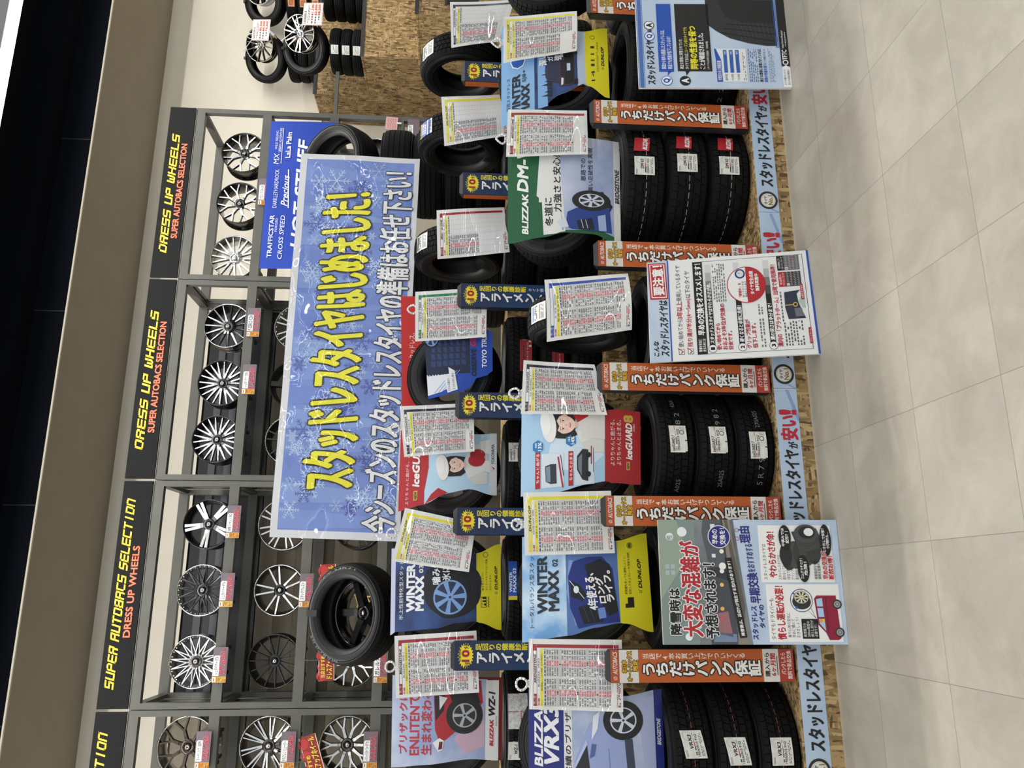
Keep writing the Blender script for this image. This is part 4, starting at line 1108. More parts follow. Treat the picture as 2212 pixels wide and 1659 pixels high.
def woman(p, s, t, k, layer=4):
    """printed picture of a woman in a white beret, scarf or gloves red"""
    h = p.h
    o = lambda ds, dt: (s + ds * k * h / p.w, t + dt * k)
    def ov(ds, dt, rx, ry, col, ly, rot=0): c = o(ds, dt); p.oval(c[0], c[1], rx * k * h, col, ly, ry * k * h, 28, 0, 2 * PI, rot)
    p.poly([o(*q) for q in ((-.62, .98), (-.60, .62), (-.38, .42), (-.14, .36), (.2, .34), (.44, .42), (.66, .66), (.70, .98))], '#d9d8d6', layer)
    p.poly([o(*q) for q in ((-.40, .44), (-.16, .34), (.02, .56), (-.10, .98), (-.18, .98), (-.30, .66))], '#e3e2e0', layer + 1)
    ov(0, -.04, .29, .36, '#1d1a1c', layer + 1)
    p.poly([o(*q) for q in ((-.29, -.1), (-.30, .22), (-.2, .36), (-.1, .3), (.14, .3), (.25, .34), (.29, .1), (.29, -.1))], '#1d1a1c', layer + 1)
    ov(.02, .20, .09, .18, '#e0b9a6', layer + 2)
    ov(.02, .04, .205, .265, '#edcdbd', layer + 3)
    ov(.22, .06, .03, .06, '#e5bfae', layer + 3)
    p.poly([o(*q) for q in ((-.20, .04), (-.24, -.16), (0, -.26), (.20, -.2), (.25, .05), (.20, -.06), (.10, -.12), (-.02, -.06), (-.12, -.10), (-.17, -.02))], '#1d1a1c', layer + 4)
    ov(-.02, -.30, .36, .17, '#ecebe9', layer + 5, .12); ov(.05, -.37, .26, .12, '#f3f2f0', layer + 6, .12)
    for sx in (-.075, .105):
        ov(sx, .035, .036, .017, '#ffffff', layer + 5); ov(sx, .035, .016, .016, '#2a1f1c', layer + 6); c0, c1 = o(sx - .04, .018), o(sx + .04, .018); p.line(c0, c1, .009 * k * h, '#2a1f1c', layer + 6)
        c0, c1 = o(sx - .045, -.025), o(sx + .04, -.033); p.line(c0, c1, .009 * k * h, '#5b463f', layer + 5)
    p.poly([o(.012, .05), o(.03, .115), (o(-.012, .117))], '#dcae9c', layer + 5)
    ov(.012, .18, .058, .022, '#c95a62', layer + 5); ov(.012, .174, .045, .007, '#f6efec', layer + 6)
    ov(-.10, .12, .045, .028, '#ecbfb2', layer + 4); ov(.14, .12, .045, .028, '#ecbfb2', layer + 4)
def car_front(p, body, dark, x0, x1, t0, t1, layer=3, plate=None):
    o = lambda a, b: (x0 + (x1 - x0) * a, t0 + (t1 - t0) * b)
    p.poly([o(.14, .42), (o(.22, .06)), o(.32, 0), o(.70, 0), o(.80, .07), o(.88, .42), o(.98, .50), o(1, .9), o(.93, 1), o(.07, 1), o(0, .9), o(.02, .50)], body, layer)
    p.poly([o(.21, .40), o(.27, .10), o(.34, .06), o(.68, .06), o(.75, .10), o(.81, .40)], '#27324d', layer + 1)
    p.poly([o(.05, .66), o(.95, .66), o(.93, .98), o(.07, .98)], dark, layer + 1)
    for k in range(7): p.rect(*o(.30 + k * .058, .53), *o(.335 + k * .058, .64), '#15161a', layer + 2)
    p.poly([o(.04, .53), o(.24, .54), o(.22, .62), o(.06, .60)], '#dfe6ee', layer + 2); p.poly([o(.96, .53), o(.76, .54), o(.78, .62), o(.94, .60)], '#dfe6ee', layer + 2)
    p.rect(*o(.40, .74), *o(.60, .86), plate or '#c7d4ea', layer + 2)
    for a, b in ((.02, .16), (.84, .98)): p.rect(*o(a, .93), *o(b, 1.12), '#101114', layer)

# lower row -----------------------------------------------------------
YP1, YP2 = 3.87, 4.62
def rectq(x0, x1, z1, z0, Y): return [Vector((x0, Y, z1)), Vector((x1, Y, z1)), Vector((x1, Y, z0)), Vector((x0, Y, z0))]
p = poster(rectq(-1.02, -.462, 1.403, .775, YP1), [(0, 0), (1, .0)], [(0, 1.0), (.3, .97), (.7, .95), (1, 1.0)], '#1d2a78', '#1d2a78', 'navy poster with a pale blue car, hung on the tire beside the first orange post')
p.text('BLIZZAK', .43, .045, .93, .10, '#e8e8ec', 3, bold=.05, shear=.25); p.text('VRX3', .43, .115, .88, .215, '#e8e8ec', 3, bold=.05, shear=.25)
band(p, .255, .315, '#dcdcdc', 2); p.text('信頼と実績のブリザック', .10, .262, .985, .308, '#1a1a1a', 3, bold=.02)
band(p, .315, .935, SNOWBLUE, 1)
p.poly([(0, .36), (.46, .33), (.63, .40), (.74, .44), (.80, .55), (.93, .60), (.93, .66), (.9, .74), (.45, .76), (0, .86)], '#97a6d4', 3)
p.poly([(0, .36), (.42, .335), (.60, .42), (.30, .45), (0, .47)], '#272b33', 4); p.poly([(0, .38), (.30, .36), (.40, .40), (.10, .43), (0, .435)], '#8fb9c0', 5)
p.poly([(.41, .335), (.445, .333), (.62, .415), (.59, .425)], '#b6c2e4', 5)
p.poly([(.62, .455), (.80, .47), (.84, .52), (.70, .50)], '#dfe5ee', 5); p.poly([(.48, .44), (.59, .455), (.585, .49), (.50, .475)], '#55629c', 6)
p.line((.10, .60), (.55, .58), .003, '#6f7cae', 5); p.line((.30, .46), (.32, .73), .003, '#6f7cae', 5); p.oval(.20, .53, .012, '#5d6896', 6, .007)
p.poly([(0, .74), (.62, .70), (.62, .76), (0, .80)], '#3b4158', 4); p.poly([(0, .84), (.05, .79), (.2, .80), (.22, .88), (0, .90)], '#1c1d20', 4)
picwheel(p, .765, .695, .085, 1.12, n=5, rimc='#d3d8ea'); p.poly([(0, .88), (.95, .80), (.95, .935), (0, .935)], '#a9b3d6', 2)
p.text('BRIDGESTONE', .57, .952, .77, .98, '#e8e8ec', 3, bold=.03, shear=.25)
fin(p)

c1 = lambda q, Y: [at(x, y, Y) for x, y in q]
p = poster(c1([(1128, 1388), (1128, 1160), (1396, 1152), (1412, 1370)], YP1), [(0, 0), (.35, .04), (.55, .10), (.74, .13), (.78, .12), (1, .02)], [(0, 1), (.35, .97), (.6, .93), (.74, .93), (1, 1.0)], ICE, '#d8cf1d', 'ice-blue poster of a dark blue car with yellow foot, lower row', .035, back='#d8cf1d')
band(p, .335, .745, '#5476b4', 1); band(p, .745, 1, '#ded41c', 1)
p.text('トータルバランス型スタッドレス', .13, .055, .98, .092, '#26303c', 3, res=1)
p.text('WINTER', .26, .118, .80, .188, '#232b36', 3, bold=.05); p.text('MAXX', .28, .20, .66, .275, '#232b36', 3, bold=.05); p.text('02', .70, .232, .77, .272, '#232b36', 3, bold=.03)
p.poly([(.10, .42), (.30, .36), (.60, .35), (.74, .39), (.78, .50), (.78, .62), (.66, .70), (.14, .74), (.13, .55)], '#1b2f7d', 3)
p.poly([(.12, .40), (.45, .335), (.76, .36), (.74, .42), (.50, .36), (.20, .41)], '#7f9cce', 2)
p.poly([(.40, .37), (.56, .365), (.52, .43), (.42, .49), (.36, .46)], '#12161f', 4); p.oval(.47, .41, .017, '#dfe8f2', 5, .013); p.line((.38, .47), (.56, .36), .003, '#dfe8f2', 5)
p.poly([(.14, .46), (.30, .42), (.33, .52), (.20, .62), (.15, .60)], '#10131b', 4); p.poly([(.50, .52), (.70, .48), (.76, .60), (.70, .68), (.24, .73), (.20, .66)], '#11151e', 4)
for i in range(3): p.line((.16, .50 + i * .045), (.31, .46 + i * .045), .002, '#3b4a7c', 5)
p.poly([(.18, .58), (.28, .57), (.29, .625), (.19, .635)], '#6f8bd0', 6)
p.text('4年使える、', .27, .50, .62, .578, '#f2f2f2', 7, bold=.05, rise=.03); p.text('ロング', .33, .585, .58, .642, '#f2f2f2', 7, bold=.05, rise=.03); p.text('ライフ。', .34, .648, .64, .705, '#f2f2f2', 7, bold=.05, rise=.03)
p.text('長距離を走っても摩耗しにくく、', .40, .79, .78, .812, '#2b2a10', 3, res=1); p.text('安定した氷上ブレーキ性能を持続。', .40, .823, .82, .845, '#2b2a10', 3, res=1)
p.text('DUNLOP', .46, .905, .74, .932, '#191919', 3, bold=.05, shear=.3); p.ring(.42, .919, .005, .007, '#191919', 3); p.ring(.88, .85, .012, .015, '#6a6512', 3); p.text('e', .86, .838, .90, .86, '#4c480e', 3, bold=.05)
p.rect(.27, .81, .37, .86, '#1b1a10', 3); p.rect(.27, .79, .31, .81, '#1b1a10', 3)
fin(p)

p = poster(c1([(1125, 1073), (1127, 872), (1383, 890), (1384, 1047)], YP1), [(0, 0), (.3, .005), (.55, .06), (.7, .08), (.75, .05), (1, 0)], [(0, 1), (.3, 1.0), (.7, .97), (.78, 1), (1, 1)], '#a9cfec', '#b3202c', 'red-footed poster of a smiling woman in a white beret, lower row', .035, back='#b3202c')
band(p, .69, 1, '#ab2029', 1); p.poly([(.30, .2), (.62, .25), (.8, .6), (.4, .68), (.2, .5)], '#cfe2f2', 1)
woman(p, .76, .33, .36)
p.poly([(.62, .50), (.95, .43), (1.0, .46), (1.0, .69), (.60, .69)], '#dcdad8', 6); p.poly([(.80, .46), (.98, .38), (1.0, .52), (.88, .55)], '#b1202c', 8)
p.rect(.88, .05, .97, .09, '#ecebe9', 12); p.text('Y', .90, .055, .95, .085, '#b3202c', 13, bold=.06)
for (a, b, tx) in ((.115, .155, 'ちゃんと曲がる'), (.385, .425, 'ちゃんと止まる')):
    p.rect(.06, a, .46, b, '#b0202b', 3); p.text(tx, .12, a + .007, .44, b - .007, '#f1e6e6', 4, bold=.02)
p.rect(.06, .165, .44, .345, '#d6e1ea', 3); p.rect(.06, .435, .50, .60, '#cddbe7', 3)
p.poly([(.10, .24), (.13, .20), (.30, .195), (.32, .24), (.32, .285), (.10, .29)], '#2f343c', 4); p.poly([(.13, .205), (.29, .20), (.30, .235), (.12, .24)], '#7d8c9c', 5); p.line((.05, .34), (.40, .30), .008, '#b3202c', 4); p.line((.18, .345), (.42, .32), .004, '#27415e', 4)
p.poly([(.10, .54), (.12, .50), (.24, .455), (.40, .455), (.48, .50), (.48, .55), (.10, .55)], '#25282e', 4); p.poly([(.16, .495), (.25, .465), (.38, .465), (.43, .497)], '#6c7a88', 5)
for s_ in (.18, .41): p.oval(s_, .55, .014, '#15161a', 6, .013)
p.line((.30, .575), (.52, .575), .006, '#b3202c', 4); p.line((.20, .592), (.5, .592), .003, '#3b3f4a', 4)
for (a, b, tx) in ((.52, .135, '13%'), (.585, .405, '14%')):
    p.oval(a, b, .031, '#2f7cba', 5, .029, 6); p.text(tx, a - .045, b + .002, a + .045, b + .028, '#eef4f8', 6, bold=.04); p.marks(a - .035, b - .024, a + .04, b - .008, 1, '#dbe9f3', 6, .8, 2, .016)
p.text('よりちゃんと曲がる、', .27, .735, .86, .775, '#efe3e2', 3); p.text('よりちゃんと止まる。', .27, .79, .86, .83, '#efe3e2', 3)
p.rect(.20, .875, .31, .905, '#d6b254', 3); p.text('NEW', .215, .88, .30, .90, '#2a1b08', 4, bold=.04, shear=.2)
p.text('iceGUARD', .35, .87, .82, .925, '#f3f0ef', 4, bold=.05, shear=.25); p.text('8', .84, .855, .93, .93, '#caa64a', 4, bold=.06); p.text('iG80', .72, .935, .82, .95, '#efe3e2', 4)
fin(p)

p = poster(c1([(1097, 527), (1097, 292), (1338, 308), (1341, 525)], YP1), [(0, 0), (.3, .04), (.5, .08), (.75, .07), (.94, .0), (1, .0)], [(0, 1), (1, 1)], '#175b36', '#14522f', 'green poster with a dark blue car in snow and white slanted bands', .03, back='#14522f')
p.poly([(.06, .31), (.36, .30), (.36, .27), (.40, .27), (.95, .33), (.97, .44), (.10, .50), (.07, .42)], '#e0e0de', 3)
p.poly([(.06, .31), (.38, .295), (.42, .25), (1, .29), (1, .48), (.09, .5)], '#dfe2e0', 2)
p.poly([(.10, .47), (1, .43), (1, .94), (.05, .94), (.11, .80)], SNOWBLUE, 3); band(p, .94, 1, '#dcdcdb', 3)
p.text('BLIZZAK', .08, .125, .44, .175, '#eef0ee', 4, bold=.05, shear=.25); p.text('DM-V3', .47, .085, .94, .175, '#eef0ee', 4, bold=.05, shear=.25)
p.text('冬道に', .14, .325, .40, .395, '#161616', 4, bold=.025, rise=.01); p.text('力強さと安心感を', .27, .40, .95, .468, '#161616', 4, bold=.025, rise=.012)
p.text('悪路での', .57, .64, .79, .685, '#1c1d22', 5, bold=.01); p.text('高い走破性を実現', .47, .705, .90, .75, '#1c1d22', 5, bold=.01)
p.poly([(.11, .56), (.14, .50), (.27, .52), (.31, .60), (.30, .74), (.33, .90), (.08, .92), (.10, .78)], '#24408c', 5); p.poly([(.12, .47), (.18, .43), (.22, .50), (.13, .53)], '#cdd6e2', 6); p.poly([(.11, .62), (.19, .60), (.22, .74), (.11, .76)], '#131a2c', 6)
for i in range(2): p.line((.12, .66 + i * .04), (.20, .64 + i * .04), .004, '#b9c6e2', 7)
p.poly([(.1, .80), (.24, .79), (.26, .86), (.1, .87)], '#9fb4d8', 6); p.poly([(.28, .62), (.44, .60), (.48, .84), (.34, .93), (.28, .9)], '#1b1d24', 4); picwheel(p, .385, .735, .062, 1.75, n=7, rimc='#c9d2e2', layer=6)
p.text('BRIDGESTONE', .38, .952, .71, .99, '#19191b', 5, bold=.03, shear=.25); p.poly([(.38, .985), (.395, .985), (.40, .965)], '#b3202c', 6)
fin(p)

p = poster(c1([(1083, 275), (1083, 62), (1311, 62), (1317, 212)], YP1), [(0, 0), (.3, .03), (.55, .16), (.77, .24), (.8, .20), (1, .0)], [(0, 1), (.4, .97), (.75, .92), (1, 1.0)], '#86b4e2', '#d8cf1d', 'yellow-footed poster of a dark truck in snow', .035, back='#3f5f8c')
band(p, .30, .77, NIGHT, 1); band(p, .70, .775, '#b9c9df', 2); band(p, .775, 1, '#e6dc20', 2); p.poly([(.06, .33), (1, .33), (1, .40), (.06, .42)], '#7eaee0', 2)
for i in range(16): p.poly([(.16 + i * .04, .46), (.18 + i * .04, .36 + .03 * (i % 3)), (.20 + i * .04, .46)], '#16202e', 3)
p.text('専用スタッドレス', .13, .045, .46, .08, '#26303c', 3); p.text('WINTER', .02, .10, .48, .168, '#1d2530', 3, bold=.05); p.text('MAXX', .05, .18, .36, .25, '#1d2530', 3, bold=.05); p.text('SJ8+', .39, .19, .52, .23, '#1d2530', 3, bold=.02)
p.oval(.62, .15, .045, '#eaf2fb', 3, .045, 8); p.oval(.62, .15, .038, '#2b5fb4', 4, .038, 8)
car_front(p, '#3b2f47', '#17151c', .24, .70, .40, .67, 4)
for tx, a, c, s0, s1 in (('深い雪に', .345, .415, .52, .80), ('ガッシリ', .425, .475, .56, .80), ('強き出す', .485, .55, .56, .82)): p.text(tx, s0, a, s1, c, '#f2f2f4', 9, bold=.045, rise=.02)
for tx, a, b in (('14', .26, .40), ('1', .46, .49), ('11', .53, .63), ('1', .70, .73)): p.text(tx, a, .83, b, .865, '#2b2a10', 4)
p.text('DUNLOP', .46, .93, .72, .958, '#191919', 4, bold=.05, shear=.3); p.ring(.42, .944, .005, .007, '#191919', 4); p.ring(.85, .85, .012, .015, '#6a6512', 4); p.marks(.38, .885, .80, .905, 2, '#8a831a', 4, .5, 1, .03)
fin(p)

# upper row -----------------------------------------------------------
p = poster(c1([(845, 1658), (848, 1458), (1086, 1463), (1084, 1646)], YP2), [(0, 0), (.3, .02), (.7, .06), (1, .02)], [(0, 1), (1, 1)], '#6d1419', '#6d1419', 'poster of a red car with red headline words and white foot, upper row', .03, back='#6d1419')
p.rect(0, 0, 1, .86, SNOWBLUE, 1, 4, 20, lambda t: p.L(t), lambda t: p.R(t) - .0 - .03 * t); p.rect(0, .845, 1, .965, '#dededd', 2, 4, 4, lambda t: p.L(t), lambda t: p.R(t) - .035)
p.text('ブリザックは', .15, .065, .82, .14, '#b52b36', 3, bold=.03); p.text('ENLITENで', .13, .16, .80, .25, '#b52b36', 3, bold=.03); p.text('生まれ変わる', .13, .265, .84, .36, '#b52b36', 3, bold=.03)
p.poly([(.30, .42), (.40, .39), (.96, .37), (.96, .80), (.70, .82), (.52, .70), (.36, .56), (.28, .48)], '#a5242c', 3); p.poly([(.50, .395), (.96, .375), (.96, .48), (.62, .47)], '#28181c', 4)
p.poly([(.16, .42), (.26, .37), (.31, .43), (.28, .47), (.18, .46)], '#e3dfe0', 5); p.poly([(.18, .42), (.27, .43), (.27, .46), (.19, .455)], '#5a1a20', 6); p.poly([(.62, .43), (.78, .425), (.76, .50)], '#dcdce0', 5)
p.poly([(.30, .56), (.50, .70), (.66, .83), (.2, .84), (.12, .66)], '#c3a4b8', 2); picwheel(p, .56, .655, .095, 1.05, n=5, rimc='#a9abb2', layer=6); p.poly([(.66, .56), (.86, .50), (.90, .74), (.70, .80)], '#191a1d', 5)
p.text('BLIZZAK', .20, .885, .50, .918, '#b3202c', 4, bold=.05, shear=.25); p.text('WZ-1', .54, .875, .82, .93, '#17171a', 4, bold=.05, shear=.25); p.text('ENLITEN', .42, .938, .54, .952, '#777777', 4)
fin(p)

p = poster(c1([(843, 1372), (846, 1185), (1081, 1175), (1083, 1365)], YP2), [(0, 0), (.05, .035), (.4, .06), (.6, .115), (.77, .13), (.8, .11), (1, .02)], [(0, 1), (.3, .99), (.6, .93), (.77, .90), (1, 1.0)], NIGHT, '#d8cf1d', 'dark blue poster of a blue wheel with yellow foot, upper row', .035, back='#c9d0e8')
band(p, 0, .04, '#c3c8e4', 1); band(p, .775, 1, '#ded41c', 1)
p.text('氷上性能特化型スタッドレス', .17, .075, .98, .112, '#e4e8f0', 3, res=1); p.text('WINTER', .26, .145, .80, .215, '#eef0f4', 3, bold=.06); p.text('MAXX', .27, .225, .66, .295, '#eef0f4', 3, bold=.06); p.text('03', .70, .255, .79, .292, '#eef0f4', 3, bold=.03)
p.oval(.46, .56, .135, '#12151c', 2, .16); p.oval(.56, .55, .13, '#171c28', 2, .17)
picwheel(p, .41, .535, .115, 1.0, '#12151c', '#7fa6dc', '#243253', 7, 4, .82)
p.text('噛み合', .56, .375, .84, .45, '#eef0f4', 9, bold=.03, out='#1d2f5c', outw=.03, rise=.01); p.text('氷に密', .60, .465, .86, .54, '#eef0f4', 9, bold=.03, out='#1d2f5c', outw=.03, rise=.01)
p.rect(.28, .815, .40, .865, '#17160e', 3); p.text('FIT', .29, .822, .39, .858, '#e8df1d', 4, bold=.05)
for i in range(4): p.line((.28 + i * .03, .89), (.295 + i * .03, .878), .003, '#17160e', 3); p.line((.295 + i * .03, .878), (.31 + i * .03, .89), .003, '#17160e', 3)
p.text('噛み合うように', .47, .822, .68, .842, '#2b2a10', 3, res=1); p.text('氷とタイヤがスキマなく密着。', .47, .857, .84, .877, '#2b2a10', 3, res=1); p.text('だから止まる。', .47, .892, .66, .912, '#2b2a10', 3, res=1)
p.text('DUNLOP', .48, .943, .74, .967, '#191919', 3, bold=.05, shear=.3); p.ring(.44, .955, .005, .007, '#191919', 3); p.ring(.88, .86, .012, .015, '#6a6512', 3)
fin(p)

p = poster(c1([(860, 1105), (866, 930), (1073, 937), (1073, 1070)], YP2), [(0, 0), (.25, .03), (.5, .13), (.7, .15), (1, .0)], [(0, 1), (.4, 1.0), (.8, .97), (1, 1.0)], '#b8d8ef', '#b3202c', 'red-topped poster of a woman with red gloves, upper row', .035, back='#b3202c')
p.rect(0, 0, 1, .26, '#b3242e', 1, 4, 6, p.L, p.R); p.poly([(.02, .26), (.15, .33), (.22, .40), (.14, .50), (.05, .30)], '#b3242e', 1); p.poly([(.2, .26), (1, .26), (1, .29), (.5, .30)], '#b3242e', 1)
woman(p, .50, .55, .36)
p.oval(.57, .79, .040, '#b0222d', 12, .05); p.oval(.66, .80, .032, '#a51d28', 12, .045); p.poly([(.42, .84), (.56, .86), (.56, .93), (.36, .93)], '#e3e2e0', 12); p.poly([(.68, .84), (.86, .82), (.9, .93), (.66, .93)], '#dddcda', 12)
band(p, .925, 1, '#d6dade', 13); p.text('YOKOHAMA', .50, .942, .82, .975, '#1c1c1e', 14, bold=.02); p.poly([(.38, .945), (.42, .965), (.47, .94), (.43, .98)], '#b3202c', 14)
p.text('よりちゃんと曲がる、よりちゃんと', .06, .065, .98, .10, '#f1dedd', 3, res=1); p.rect(.10, .15, .22, .19, '#d8b555', 3); p.text('NEW', .115, .157, .21, .183, '#2a1b08', 4, bold=.04, shear=.2); p.text('iceGUARD', .28, .135, .96, .205, '#f3f0ef', 4, bold=.05, shear=.25)
fin(p)

t = empty('tire_poster', (1.28, 4.7, TOP2 + .01), 'red and blue two-leaf poster threaded through the leaning tire ring', 'poster', 'posters on the display tires')
q = [at(x, y, 5.04) - t.location for x, y in ((868, 880), (866, 640), (950, 640), (950, 880))]
p = Panel(q, step=.0006); p.L = lambda s: 0; p.slab(.0015, '#c5241f', '#c5241f', 2, 2); p.text('OBSERVE GIZ3', .04, .52, .86, .90, '#f0eeee', 3, bold=.05, shear=.2); p.text('次世代スタッドレス。', .25, .2, .66, .36, '#f0eeee', 3); p.build('red_leaf', t)
q = [at(x, y, 4.53) - t.location for x, y in ((925, 862), (915, 705), (1064, 712), (1064, 835))]
p = Panel(q, step=.0006, bulge=lambda s, tt: .01 * math.sin(PI * tt)); p.L = curve_side([(0, 0), (.6, .02), (.68, .08), (.75, .18), (.9, .20), (1, .27)]); p.R = curve_side([(0, 1), (.9, 1), (1, .95)])
p.slab(.0015, '#1b47ad', '#1b47ad', 6, 24, p.L, p.R)
p.poly([(.04, .0), (.32, .0), (.30, .36), (.12, .40), (.06, .2)], '#e3e8f0', 2); p.poly([(.30, .0), (1, .0), (1, .66), (.28, .66), (.30, .3)], '#14203f', 2)
for i in range(6):
    for j in range(5): p.poly([(.42 + j * .10, .08 + i * .09 + j * .01), (.50 + j * .10, .07 + i * .09 + j * .01), (.50 + j * .10, .14 + i * .09), (.42 + j * .10, .15 + i * .09)], '#223a6b', 3)
picwheel(p, .86, .10, .07, .7, '#10131c', '#7fa0d6', '#1b2c54', 6, 4, .85)
for i in range(3): p.line((.06, .1 + i * .06), (.34, .42 + i * .04), .003, '#7fb0ec', 5)
p.poly([(.03, .30), (.28, .26), (.26, .34), (.40, .33), (.34, .42), (.05, .46)], '#e8eaee', 6); p.text('さらなる進化で、', .05, .31, .25, .35, '#1c2a5c', 7, rise=.01); p.text('さらなる安心感を！', .06, .38, .32, .42, '#1c2a5c', 7, rise=.01)
p.text('OBSERVE', .22, .68, .66, .75, '#17181c', 7, bold=.04, shear=.2); p.text('GIZ3', .70, .67, .96, .75, '#c02434', 7, bold=.05, shear=.2); p.text('TOYO TIRES', .34, .84, .93, .91, '#f0f2f6', 7, bold=.03, shear=.15)
p.build('blue_leaf', t)

# ================================================================== the snowflake banner
YBAN = 5.15
FLEX = lambda h: mat(h, .45, coat=1.0, film=.13, bscale=3.6, fdet=1.2)
p = Panel([at(582, 1160, YBAN), at(651, 332, YBAN), at(907, 341, YBAN), at(863, 1170, YBAN)], step=.0010, printer=FLEX,
          bulge=lambda s, t: .006 * math.sin(14 * s + 3 * t) + .010 * math.sin(5 * s) * t + .004 * math.sin(31 * s - 9 * t))
p.slab(.0012, '#d9dade', '#d9dade', 40, 14)
p.grid(.018, .055, .985, .955, '#6e87cc', 1, 40, 14)
rs = random.Random(4)
for i in range(16): p.poly([(.02 + i * .06, .06), (.02 + i * .06 + .05, .06), (.05 + i * .058, .95), (.03 + i * .06, .95)], ('#7891d2', '#7f99d4', '#6a82c8')[i % 3], 2)
for i in range(95):
    s_, t_ = rs.uniform(.04, .96), rs.uniform(.11, .89); r_ = rs.choice((.03, .045, .06, .08, .10))
    r_ = min(r_, (t_ - .06) * p.h, (.95 - t_) * p.h)
    if r_ > .02: p.snow(s_, t_, r_, rs.choice(('#a9bfe6', '#b4caec', '#9ab3de', '#5363ae', '#4a5aa6')), 3, .004 + r_ * .03, rs.choice((0, 1, 2)))
p.text('スタッドレスタイヤはじめました！', .118, .215, .885, .625, '#ebe51f', 5, bold=.085, out='#15140f', outw=.055, res=3, shear=-.12)
p.text('今シーズンのスタッドレスタイヤの準備はお任せ下さい！', .022, .70, .955, .955, '#e9eaec', 5, bold=.05, out='#15140f', outw=.06, res=3)
bf = p.fn
ban = p.build('snowflake_banner', None, 'long blue snowflake banner with yellow and white slogan over the top step', 'banner')


# ================================================================== boards standing on the floor
def board(c, thick=.012):
    p = Panel(c, step=.0005); return p
def lean_quad(x0, x1, h, yb, yt, roll=0.0):
    """a board whose foot is on the floor at yb and whose top leans to yt"""
    return [Vector((x0, yt, h)), Vector((x1, yt, h)), Vector((x1, yb, .001)), Vector((x0, yb, .001))]
def finish_board(p, lab):
    t = empty('sign_board', (0, 0, 0), lab, 'sign board', 'boards leaning on the low step')
    p.mb.build('printed_face', t)
    m = MB(); e = mat('#e6e6e4', .5); 
    f = p.fn; d = -.014
    vs = [f(s, tt, dd) for dd in (-.0012, d) for s, tt in ((0, 0), (1, 0), (1, 1), (0, 1))]
    m.add(vs, [(0, 1, 2, 3)[::-1], (4, 5, 6, 7), (0, 1, 5, 4), (1, 2, 6, 5), (2, 3, 7, 6), (3, 0, 4, 7)], e); m.build('foam_backing', t)
    return t
# street traffic board
p = board(lean_quad(-.246, .302, .825, 3.55, 3.60))
p.slab(.001, PALEBLUE, '#dfe3e8', 1, 1)
p.poly([(0, 0), (1, 0), (1, .42), (0, .485)], SLATE, 1); p.poly([(0, 0), (1, 0), (1, .20), (0, .20)], '#7f8f8a', 2)
p.poly([(.35, 0), (1, 0), (1, .10), (.7, .16)], '#93a394', 3); p.poly([(0, .26), (.45, .25), (.60, .24), (.62, .36), (.2, .42), (0, .40)], '#464a52', 3)
p.poly([(.55, .28), (.9, .24), (1, .25), (1, .36), (.5, .38)], '#565a60', 3); p.poly([(0, .41), (.5, .37), (1, .35), (1, .40), (0, .465)], '#8a857c', 3); p.poly([(.1, .44), (1, .37), (1, .385), (.3, .455)], '#5f5a52', 4)
for a, b, r, h in ((.90, .13, .022, '#e8eef0'), (.86, .06, .018, '#dfe8ea'), (.06, .14, .016, '#e6f2f6'), (.14, .20, .010, '#cfe4e8'), (.28, .33, .009, '#f0b050'), (.20, .325, .006, '#e05050'), (.47, .335, .009, '#f0c068'), (.62, .345, .016, '#eef0ea'), (.74, .345, .010, '#f2ecd8'), (.58, .34, .010, '#eef0ea')): p.oval(a, b, r, h, 5)
for a, b in ((.55, .06), (.60, .06), (.55, .03), (.60, .03)): p.rect(a, b, a + .035, b + .022, '#a9b8bc', 4)
p.rect(.93, .29, .965, .315, '#dfe6e8', 5); p.rect(.69, .29, .72, .31, '#e6eaec', 5); p.rect(.83, .045, .87, .075, '#d3dde0', 5)
p.poly([(.08, .31), (.24, .29), (.26, .36), (.06, .38)], '#9a6a72', 4); p.poly([(.02, .27), (.10, .29), (.08, .40), (.02, .40)], '#7788a4', 4)
OUT = dict(out='#eceeee', outw=.06)
p.text('降雪時は', .08, .042, .44, .102, '#151515', 7, bold=.045, **OUT); p.text('大変な混雑が', .065, .113, .82, .218, '#b02530', 7, bold=.045, **OUT); p.text('予想されます！', .05, .232, .64, .302, '#151515', 7, bold=.045, **OUT)
p.poly([(.05, .415), (.685, .36), (.69, .397), (.055, .455)], '#161616', 7); p.text('降雪後は、品切れが発生する恐れがあります！', .07, .424, .66, .444, '#f0f0f0', 8, bold=.03, rise=.054)
p.oval(.86, .335, .052, '#e4e4ea', 8); p.oval(.86, .335, .048, '#282a7c', 9); p.text('早めの', .80, .296, .92, .328, '#f0f0f0', 10, bold=.03); p.text('交換を！', .795, .338, .93, .37, '#f0f0f0', 10, bold=.03)
p.text('スタッドレス', .04, .485, .30, .518, '#2a2c7c', 3, bold=.045); p.text('タイヤの', .13, .528, .31, .556, '#2a2c7c', 3, bold=.045); p.text('早期交換', .325, .487, .565, .545, '#2a2c7c', 3, bold=.05, rise=.012); p.text('をおすすめする', .572, .485, .80, .525, '#2a2c7c', 3, bold=.04, rise=.008); p.text('理由', .81, .452, .945, .512, '#2a2c7c', 3, bold=.05, rise=.005)
for a in (.845, .915): p.ring(a, .437, .007, .009, '#b02530', 4)
p.rect(.02, .575, .475, .975, '#eeeeec', 2); p.rect(.49, .555, .955, .96, '#eeeeec', 2)
p.text('タイヤもドライバーも', .04, .587, .36, .612, '#232323', 3); p.text('慣らし運転が必要！', .04, .622, .46, .668, '#b5202c', 3, bold=.045)
p.lines(['乗り心地の変化に', '早めに慣れて', 'おきましょう！'], .055, .675, .25, .745, '#232323', layer=3)
